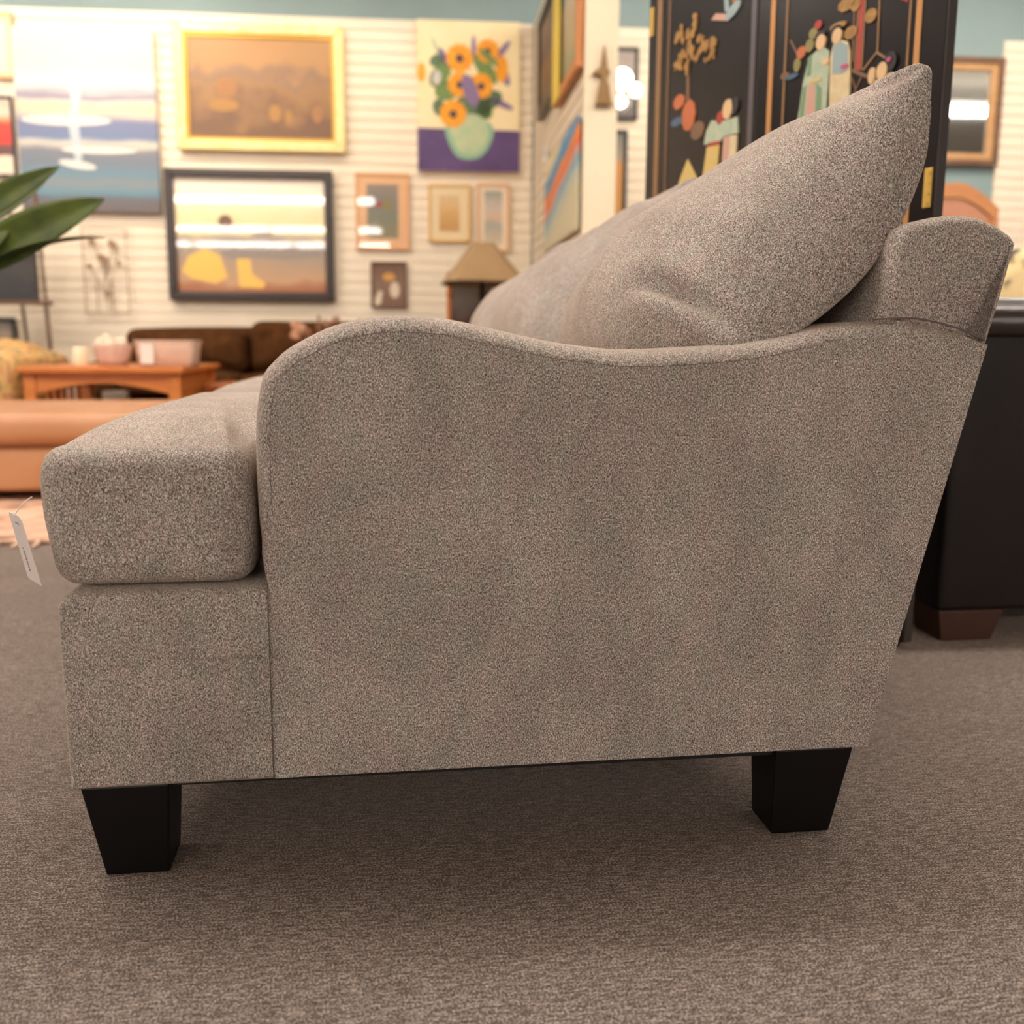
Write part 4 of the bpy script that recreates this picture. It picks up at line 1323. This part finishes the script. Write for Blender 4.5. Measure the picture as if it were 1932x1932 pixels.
picture('gold_framed_print', 'small tan print with cream mat in a thin gold frame', 0.058, 0.316, 1.154, 1.502, 0.016, 0.02, mat('soft_gold', (222, 178, 104), 0.4, metal=0.2), A_TAN, 0.05, mat('cream_mat', (244, 222, 180), 0.6), True)
A_PALE = ramp_mat('pale_print', [(0.1, (206, 190, 160)), (0.35, (170, 168, 156)), (0.5, (214, 184, 156)), (0.7, (206, 190, 176)), (0.95, (160, 160, 150))], 'Z', 0.2, 4)
picture('pale_framed_print', 'narrow pale grey print in a peach frame right of the gold one', 0.358, 0.560, 1.10, 1.513, 0.018, 0.02, M_PEACH, A_PALE, 0.028, mat('white_mat', (236, 218, 190), 0.6))
A_BRN = ramp_mat('brown_print', [(0.1, (120, 90, 72)), (0.5, (132, 104, 84)), (0.9, (112, 82, 66))], 'Z', 0.2, 4)
t, art, fy = picture('brown_figure_print', 'small dark brown print of two pale figures and a gold one', -0.302, -0.080, 0.750, 1.033, 0.012, 0.018, mat('brown_frame', (110, 78, 58), 0.5), A_BRN, 0.0, None)
plate('print_figure', [(-0.085, 0.01), (-0.09, 0.05), (-0.06, 0.11), (-0.04, 0.10), (-0.05, 0.03)], mat('print_cream', (222, 204, 178), 0.6), art, 0.0008, fy)
plate('print_figure', ell(0.035, 0.11, 0.03, 0.05, 12), mat('print_cream', (222, 204, 178), 0.6), art, 0.0008, fy)
plate('print_figure', ell(0.0, 0.19, 0.04, 0.025, 12), mat('print_gold', (206, 150, 72), 0.6), art, 0.0010, fy)

# pictures at the far left
A_CRM = ramp_mat('cream_print', [(0.1, (250, 226, 186)), (0.9, (252, 232, 200))], 'Z', 0.2, 4)
picture('cream_framed_print', 'cream print with orange edge in the top left corner', -2.75, -2.338, 2.044, 2.412, 0.028, 0.025, mat('peach_orange_frame', (244, 190, 140), 0.5), A_CRM, 0.03, mat('cream_mat', (244, 222, 180), 0.6))
A_RED = ramp_mat('poster_blocks', [(0.0, (236, 214, 190)), (0.24, (236, 214, 190)), (0.27, (96, 66, 62)), (0.38, (120, 76, 70)), (0.40, (214, 60, 50)), (0.66, (214, 70, 56)), (0.7, (226, 140, 86)), (0.8, (222, 200, 180)), (1.0, (200, 180, 160))], 'Z', 0.05, 3)
picture('red_poster', 'red white and brown poster in a thin black frame at the left edge', -2.82, -2.372, 1.492, 1.951, 0.016, 0.02, M_BLACK, A_RED)
A_DK = ramp_mat('dark_canvas', [(0.1, (44, 44, 46)), (0.5, (62, 60, 58)), (0.9, (40, 40, 42))], 'Z', 0.3, 4)
t, art, fy = picture('dark_canvas', 'dark charcoal painting with brown edge resting on the easel', -2.56, -2.155, 0.757, 1.125, 0.014, 0.02, M_BLACKF, A_DK, off=0.42)
A_SM = ramp_mat('small_portrait', [(0.1, (120, 84, 70)), (0.4, (140, 96, 80)), (0.55, (190, 170, 150)), (0.9, (120, 110, 104))], 'Z', 0.2, 4)
picture('small_black_print', 'small portrait print in a black frame low at the left edge', -2.72, -2.446, 0.44, 0.674, 0.022, 0.02, M_BLACK, A_SM)

# wire wall art
wa = wthing('wire_wall_art', 'rusty wire wall art with small leaf shapes left of the dark frame', 'wall art', -1.893, 0.05, 0.70)
for x0, x1, z0, z1 in ((-0.13, -0.126, 0.0, 0.51), (0.126, 0.13, 0.0, 0.51), (-0.13, 0.13, 0.0, 0.004), (-0.13, 0.13, 0.506, 0.51), (-0.06, -0.056, 0.0, 0.2), (0.03, 0.034, 0.0, 0.2), (-0.13, 0.13, 0.2, 0.204)):
    box('wire', x0, x1, -0.004, 0.004, z0, z1, M_IRONL, wa, 0)
rnd = random.Random(5)
for k, (x, z, r) in enumerate(((-0.07, 0.43, 0.03), (0.05, 0.41, 0.034), (-0.01, 0.32, 0.04), (0.08, 0.30, 0.022), (-0.09, 0.28, 0.02), (0.01, 0.12, 0.02))):
    prism('metal_leaf', ell(x, z, r, r * 0.7, 9, rnd.uniform(0, 3)), 'y', -0.012, -0.006, M_IRONL, wa)
    tube('wire_stem', [(x, -0.006, z), (x * 0.4, -0.005, z - 0.1), (0.0, -0.003, max(z - 0.2, 0.02))], 0.0025, M_IRONL, wa, 5)

# pictures on the partition (its left face): local x runs towards the room
def part_picture(name, label, s0, s1, z0, z1, fwid, frame_m, art_m, depth=0.03):
    t = thing(name, label, 'picture', WP(0.696, (s0 + s1) / 2, z0), -WA - math.radians(90))
    w, h = s1 - s0, z1 - z0
    hw = w / 2
    if fwid:
        f = fwid
        for pts in ([(-hw, 0), (hw, 0), (hw - f, f), (-hw + f, f)], [(hw, h), (-hw, h), (-hw + f, h - f), (hw - f, h - f)], [(-hw, h), (-hw, 0), (-hw + f, f), (-hw + f, h - f)], [(hw, 0), (hw, h), (hw - f, h - f), (hw - f, f)]):
            prism('frame_rail', pts, 'y', 0, -depth, frame_m, t)
    a = fwid * 0.95
    art = box('canvas', -hw + a, hw - a, -depth * 0.5, -0.001, a, h - a, art_m, t, 0)
    return t, art, -depth * 0.5
A_D2 = ramp_mat('dark_still_life', [(0.1, (120, 100, 74)), (0.4, (150, 110, 70)), (0.6, (110, 90, 80)), (0.9, (150, 128, 112))], 'Z', 0.4, 5)
part_picture('dark_framed_still_life', 'brown still life in a black frame on the partition near the corner', 0.56, 1.22, 1.775, 2.30, 0.05, M_BLACKF, A_D2)
A_BEACH = ramp_mat('beach_print', [(0.05, (150, 160, 120)), (0.25, (196, 180, 136)), (0.5, (214, 196, 166)), (0.62, (130, 180, 180)), (0.95, (120, 176, 186))], 'Z', 0.1, 3)
t, art, fy = part_picture('yellow_edged_painting', 'beach painting with a broad yellow left border on the partition', 1.27, 2.04, 1.69, 2.40, 0.045, mat('orange_frame', (206, 132, 70), 0.5), A_BEACH)
plate('paint_border', [(-0.385, 0.0), (-0.13, 0.0), (-0.13, 0.71), (-0.385, 0.71)], mat('paint_yellow', (244, 216, 84), 0.5), t, 0.004, -0.031)
A_ABS = ramp_mat('rainbow_abstract', [(0.0, (214, 206, 172)), (0.16, (190, 200, 186)), (0.26, (120, 176, 196)), (0.33, (206, 166, 150)), (0.42, (232, 110, 70)), (0.52, (240, 152, 60)), (0.60, (70, 140, 190)), (0.70, (90, 160, 200)), (0.80, (230, 214, 170)), (1.0, (240, 222, 186))], 'D', 0.10, 3)
part_picture('rainbow_abstract', 'unframed pastel abstract of blue and orange diagonal bands on the partition', 0.86, 2.0, 1.03, 1.50, 0, None, A_ABS)
sw = thing('wall_plate', 'white wall plate on the partition above the rainbow abstract', 'plate', WP(0.696, 0.80, 1.47), -WA - math.radians(90))
box('cover', -0.045, 0.045, -0.008, 0, 0, 0.12, M_WHITE, sw, 0.002)
box('toggle', -0.008, 0.008, -0.016, -0.007, 0.045, 0.075, M_WHITE, sw, 0.002)

# bronze ornament on the end board
so = wthing('bronze_wall_ornament', 'pointed bronze wall ornament on the end board of the partition', 'ornament', 0.776, 2.079, 1.525)
M_BRONZE = mat('aged_bronze', (132, 100, 58), 0.45, metal=0.4)
prism('lower_body', [(-0.038, 0.0), (0.038, 0.0), (0.030, 0.012), (0.018, 0.085), (-0.018, 0.085), (-0.030, 0.012)], 'y', 0.0, -0.03, M_BRONZE, so, 0.002)
prism('arms', [(-0.05, 0.118), (0.02, 0.118), (0.024, 0.135), (0.012, 0.15), (-0.012, 0.15), (-0.045, 0.132)], 'y', 0.0, -0.022, M_BRONZE, so, 0.002)
prism('stem', [(-0.013, 0.08), (0.013, 0.08), (0.012, 0.16), (0.005, 0.205), (0.001, 0.238), (-0.001, 0.238), (-0.006, 0.205), (-0.012, 0.16)], 'y', 0.0, -0.024, M_BRONZE, so, 0.001)

# beyond the partition
A_BW = ramp_mat('grey_photo', [(0.1, (110, 100, 96)), (0.5, (150, 138, 130)), (0.9, (170, 156, 146))], 'Z', 0.35, 5)
picture('black_framed_photo', 'grey photograph in a black frame behind the added glare globes', 1.08, 1.352, 1.905, 2.330, 0.022, 0.02, M_BLACK, A_BW, pane=True)
A_TB = ramp_mat('tan_panel', [(0.0, (190, 134, 70)), (0.66, (196, 140, 76)), (0.74, (150, 140, 124)), (0.95, (120, 116, 106))], 'Z', 0.04, 3)
picture('narrow_dark_frame', 'tall tan picture in a dark frame below the grey photograph', 1.06, 1.295, 1.25, 1.848, 0.026, 0.02, M_BLACK, A_TB)
gl = wthing('glare_globes', 'white glare beside the partition built as glowing globes on an added brass arm', 'lamp', 1.215, 0.075, 2.0)  # no lamp here: a white glare built as added glowing globes
box('wall_mount', -0.02, 0.02, -0.01, 0.016, -0.02, 0.06, M_BRASS, gl, 0.003)  # mount and arms are added to carry the glare globes
def glare_globe(x, y, z, r):
    return lathe('glare_globe', [(0.0008, -r)] + [(r * math.sin(math.pi * i / 12), -r * math.cos(math.pi * i / 12)) for i in range(1, 12)] + [(0.0008, r)], (x, y, z), M_GLARE, gl, 20)
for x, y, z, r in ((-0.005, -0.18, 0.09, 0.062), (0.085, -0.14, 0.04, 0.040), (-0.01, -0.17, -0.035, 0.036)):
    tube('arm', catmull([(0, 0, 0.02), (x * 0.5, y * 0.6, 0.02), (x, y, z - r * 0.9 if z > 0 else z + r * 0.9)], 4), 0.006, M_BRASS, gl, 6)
    glare_globe(x, y, z, r)

# mirror on the teal wall, arched headboard below
t = wthing('framed_mirror', 'rectangular mirror in a stepped walnut and gold frame on the teal wall', 'mirror', 3.43, 0.012, 1.682)
for k, (f0, f1, dep, m_) in enumerate(((0.0, 0.035, 0.045, M_WOODF), (0.035, 0.075, 0.032, M_WOODL))):
    hw, h = 0.275 - f0, 0.655
    z0, z1 = f0, h - f0
    f = f1 - f0
    for pts in ([(-hw, z0), (hw, z0), (hw - f, z0 + f), (-hw + f, z0 + f)], [(hw, z1), (-hw, z1), (-hw + f, z1 - f), (hw - f, z1 - f)], [(-hw, z1), (-hw, z0), (-hw + f, z0 + f), (-hw + f, z1 - f)], [(hw, z0), (hw, z1), (hw - f, z1 - f), (hw - f, z0 + f)]):
        prism('frame_rail', pts, 'y', 0.0, -dep, m_, t)
box('mirror_glass', -0.203, 0.203, -0.012, -0.006, 0.072, 0.583, M_MIRROR, t, 0)
hb = wthing('arched_headboard', 'cherry wood headboard with a double arched top under the mirror', 'headboard', 3.20, 0.42)
top = []
for k in range(25):
    x = -0.33 + 0.66 * k / 24
    z = 1.345 + 0.18 * max(0.0, math.cos(math.pi * x / 0.70)) ** 0.9 - 0.018 * math.exp(-(x / 0.05) ** 2)
    top.append((x, z))
prism('panel', [(0.33, 0.45), (-0.33, 0.45)][::-1] + [(x, z - 0.07) for x, z in top][::-1], 'y', 0.015, 0.035, M_HEADP, hb)
prism('arched_rail', top + [(x * 0.98, z - 0.085) for x, z in top][::-1], 'y', 0.0, 0.05, M_HEADB, hb)
for sx in (-0.305, 0.305):
    box('post', sx - 0.025, sx + 0.025, -0.005, 0.055, 0, 1.30, M_HEADB, hb, 0.006)
box('lower_rail', -0.29, 0.29, 0.005, 0.045, 0.30, 0.46, M_HEADB, hb, 0.004)

# tall cream hanger with beige print and upholstered chair seen past the sofa back at the right edge
tc_ = thing('tan_wing_chair', 'tan leather wing chair at the right edge behind the dark armchair', 'armchair', (2.42, 3.25, 0), math.radians(10))
soft_box('base', -0.36, 0.40, -0.36, 0.36, 0.10, 0.34, 0.03, M_TAN, tc_)
soft_box('seat_cushion', -0.38, 0.24, -0.25, 0.25, 0.342, 0.47, 0.04, M_TAN, tc_, 0.02)
soft_box('backrest', 0.20, 0.42, -0.34, 0.34, 0.30, 1.00, 0.05, M_TAN, tc_)
soft_box('wing', -0.36, 0.36, -0.38, -0.26, 0.30, 0.66, 0.04, M_TAN, tc_)
soft_box('wing', -0.36, 0.36, 0.26, 0.38, 0.30, 0.66, 0.04, M_TAN, tc_)
for sx in (-0.3, 0.34):
    for sy in (-0.3, 0.3):
        prism('foot', ell(sx, sy, 0.022, 0.022, 8), 'z', 0, 0.105, M_LEG, tc_)
M_SPOT = ramp_mat('spotted_print', [(0.3, (60, 56, 46)), (0.40, (180, 160, 116)), (0.5, (232, 206, 150)), (0.8, (244, 216, 164))], 'N', 0.9, 5.0)
cu = thing('spotted_cushion', 'cream cushion with dark spots leaning in the tan wing chair', 'cushion', (2.13, 3.23, 0.488), math.radians(15))
pl = resample(round_poly([(-0.21, 0.0), (0.21, 0.0), (0.22, 0.38), (-0.22, 0.38)], 0.05, 5), 0.04)
loft('cushion_cover', pl, [(0.03, -0.06), (0.008, -0.03), (0.0, 0.0), (0.008, 0.03), (0.03, 0.06)], 'y', M_SPOT, cu, crown0=(-0.04, 2), crown1=(0.04, 2))
cu.rotation_euler = (math.radians(-9), 0, math.radians(-80))

# table lamp and framed mirror on a side cabinet by the corner
sc = wthing('side_cabinet', 'small brown wooden side cabinet by the partition corner', 'cabinet', 0.345, 1.10)
box('body', -0.30, 0.30, 0.0, 0.40, 0.04, 0.50, M_WOODF, sc, 0.005)
box('top', -0.32, 0.32, -0.02, 0.41, 0.50, 0.525, M_WOODF, sc, 0.004)
for sx in (-0.152, 0.152):
    d_ = box('door', sx - 0.14, sx + 0.14, -0.015, 0.0, 0.08, 0.47, M_WOODF, sc, 0.004)
    box('knob', sx * 0.2 - 0.01, sx * 0.2 + 0.01, -0.035, -0.014, 0.26, 0.28, M_BRASS, d_, 0.003)
for sx in (-0.27, 0.27):
    for y_ in (0.03, 0.37):
        box('foot', sx - 0.02, sx + 0.02, y_ - 0.02, y_ + 0.02, 0, 0.045, M_WOODF, sc, 0.002)
t, art, fy = picture('honey_framed_picture', 'dark picture in a honey wood frame standing behind the lamp', 0.150, 0.50, 0.5265, 0.925, 0.026, 0.025, M_OAK, ramp_mat('dark_scene', [(0.1, (70, 46, 34)), (0.35, (84, 56, 42)), (0.55, (120, 104, 92)), (0.9, (150, 136, 122))], 'Z', 0.1, 3), off=0.72, pane=True)
plate('paint_stroke', ell(0.02, 0.12, 0.03, 0.10, 12), mat('paint_rust', (128, 62, 34), 0.6), art, 0.0008, fy)
plate('paint_stroke', ell(-0.04, 0.085, 0.022, 0.022, 12), GLD, art, 0.0012, fy)
la = wthing('table_lamp', 'table lamp with tan pyramid shade and dark post by the corner', 'lamp', 0.335, 0.98, 0.526)
lathe('base', [(0.0005, 0), (0.07, 0), (0.07, 0.012), (0.03, 0.022), (0.016, 0.04), (0.014, 0.33), (0.0005, 0.33)], (0, 0, 0), M_IRON, la, 16)
sh = [(0.205, 0.328), (0.055, 0.538)]
vs_, fs = [], []
def ring8(r, z, c):
    return [(x, y, z) for x, y in [(r, -r + c), (r, r - c), (r - c, r), (-r + c, r), (-r, r - c), (-r, -r + c), (-r + c, -r), (r - c, -r)]]
vs_ = ring8(0.200, 0.328, 0.03) + ring8(0.196, 0.345, 0.03) + ring8(0.125, 0.435, 0.025) + ring8(0.058, 0.535, 0.02) + ring8(0.050, 0.532, 0.018) + ring8(0.19, 0.33, 0.03)
for i in range(5):
    for k in range(8):
        fs.append((i * 8 + k, i * 8 + (k + 1) % 8, (i + 1) * 8 + (k + 1) % 8, (i + 1) * 8 + k))
for k in range(8):
    fs.append((40 + k, 40 + (k + 1) % 8, (k + 1) % 8, k))
shd = mesh_obj('shade', vs_, fs, M_SHADE, la)
shd.rotation_euler = (0, 0, math.radians(6))
rim = tube('rim', ring8(0.197, 0.326, 0.03), 0.006, M_DARKRIM, shd, 6, True)
tube('harp', [(0, 0, 0.33), (0, 0, 0.53)], 0.005, M_IRON, la, 6)
box('spider', -0.052, 0.052, -0.003, 0.003, 0.527, 0.532, M_IRON, la, 0)
box('spider', -0.003, 0.003, -0.052, 0.052, 0.527, 0.532, M_IRON, la, 0)

# ------------------------------------------------------------------ plant at the left
plnt = thing('potted_plant', 'broad leaved green plant reaching in from the left edge', 'plant', (-1.62, 3.0, 0), 0, world_coords=True)
lathe('pot', [(0.0005, 0), (0.11, 0), (0.12, 0.01), (0.15, 0.24), (0.158, 0.26), (0.145, 0.26), (0.135, 0.22), (0.0005, 0.215)], (-1.62, 2.35, 0), M_POT, plnt, 24)
lathe('soil', [(0.0005, 0.21), (0.134, 0.21), (0.130, 0.226), (0.0005, 0.232)], (-1.62, 2.35, 0), M_SOIL, plnt, 20)
plnt.location = (-1.62, 2.35, 0)
for o in list(plnt.children):
    for v in o.data.vertices:
        v.co += Vector((1.62, 3.0, 0)) - Vector((1.62, 2.35, 0))
ORG[plnt.name] = Vector((-1.62, 2.35, 0))
for o in plnt.children:
    ORG[o.name] = ORG[plnt.name]
tube('trunk', catmull([(-1.62, 2.35, 0.22), (-1.60, 2.37, 0.45), (-1.585, 2.40, 0.68)], 5), [0.018] * 5 + [0.015] * 6, M_STEM, plnt, 8)
def leaf(a, b, width, droop, nrm, m_, stem_from):
    a, b = Vector(a), Vector(b)
    N, Wn = 14, 4
    d = b - a
    side = d.cross(Vector(nrm)).normalized()
    up = side.cross(d).normalized()
    vs_, fs = [], []
    for i in range(N + 1):
        t = i / N
        c_ = a + d * t + up * (droop * 4 * t * (1 - t))
        w = width * 0.5 * (math.sin(math.pi * min(1, (0.03 + 0.97 * t)) ** 0.85) ** 0.75 + 0.02)
        for j in range(-Wn, Wn + 1):
            s = j / Wn
            vs_.append(c_ + side * (w * s) + up * (abs(s) * w * 0.28))
    M_ = 2 * Wn + 1
    for i in range(N):
        for j in range(2 * Wn):
            fs.append((i * M_ + j, i * M_ + j + 1, (i + 1) * M_ + j + 1, (i + 1) * M_ + j))
    o = mesh_obj('leaf', vs_, fs, m_, plnt, True)
    sol = o.modifiers.new('thick', 'SOLIDIFY')
    sol.thickness = 0.0018
    tube('petiole', catmull([stem_from, tuple(Vector(stem_from).lerp(a, 0.5) + Vector((0, 0, 0.03))), tuple(a)], 5), 0.005, M_STEM, o, 6)
    return o
LEAVES = [((-1.06, 2.62, 0.735), (-0.725, 2.70, 0.935), 0.105, 0.022, (0.25, -0.85, 0.35), M_LEAF),
          ((-1.08, 2.66, 0.84), (-0.832, 2.72, 1.012), 0.066, 0.012, (0.25, -0.8, 0.4), M_LEAF),
          ((-1.12, 2.72, 0.83), (-0.885, 2.79, 0.99), 0.085, 0.010, (0.1, -0.85, 0.4), M_LEAF2),
          ((-1.00, 2.60, 0.755), (-0.725, 2.68, 0.840), 0.07, 0.016, (-0.32, -0.16, 0.93), M_LEAF),
          ((-1.16, 2.58, 0.69), (-0.93, 2.64, 0.86), 0.13, 0.02, (0.2, -0.85, 0.4), M_LEAF),
          ((-1.12, 2.60, 0.64), (-0.97, 2.68, 0.80), 0.11, 0.02, (0.1, -0.9, 0.3), M_LEAF),
          ((-1.70, 2.42, 0.72), (-2.05, 2.60, 1.02), 0.12, 0.03, (0, -0.7, 0.6), M_LEAF),
          ((-1.64, 2.30, 0.75), (-1.80, 2.00, 1.05), 0.12, 0.03, (0, 0.5, 0.6), M_LEAF)]
for a_, b_, w_, dr, nr, m_ in LEAVES:
    if a_[0] > -1.3:
        a_, b_ = [(p[0] + 0.075, p[1], p[2] - 0.055) for p in (a_, b_)]
    leaf(a_, b_, w_, dr, nr, m_, (-1.585, 2.40, 0.62))
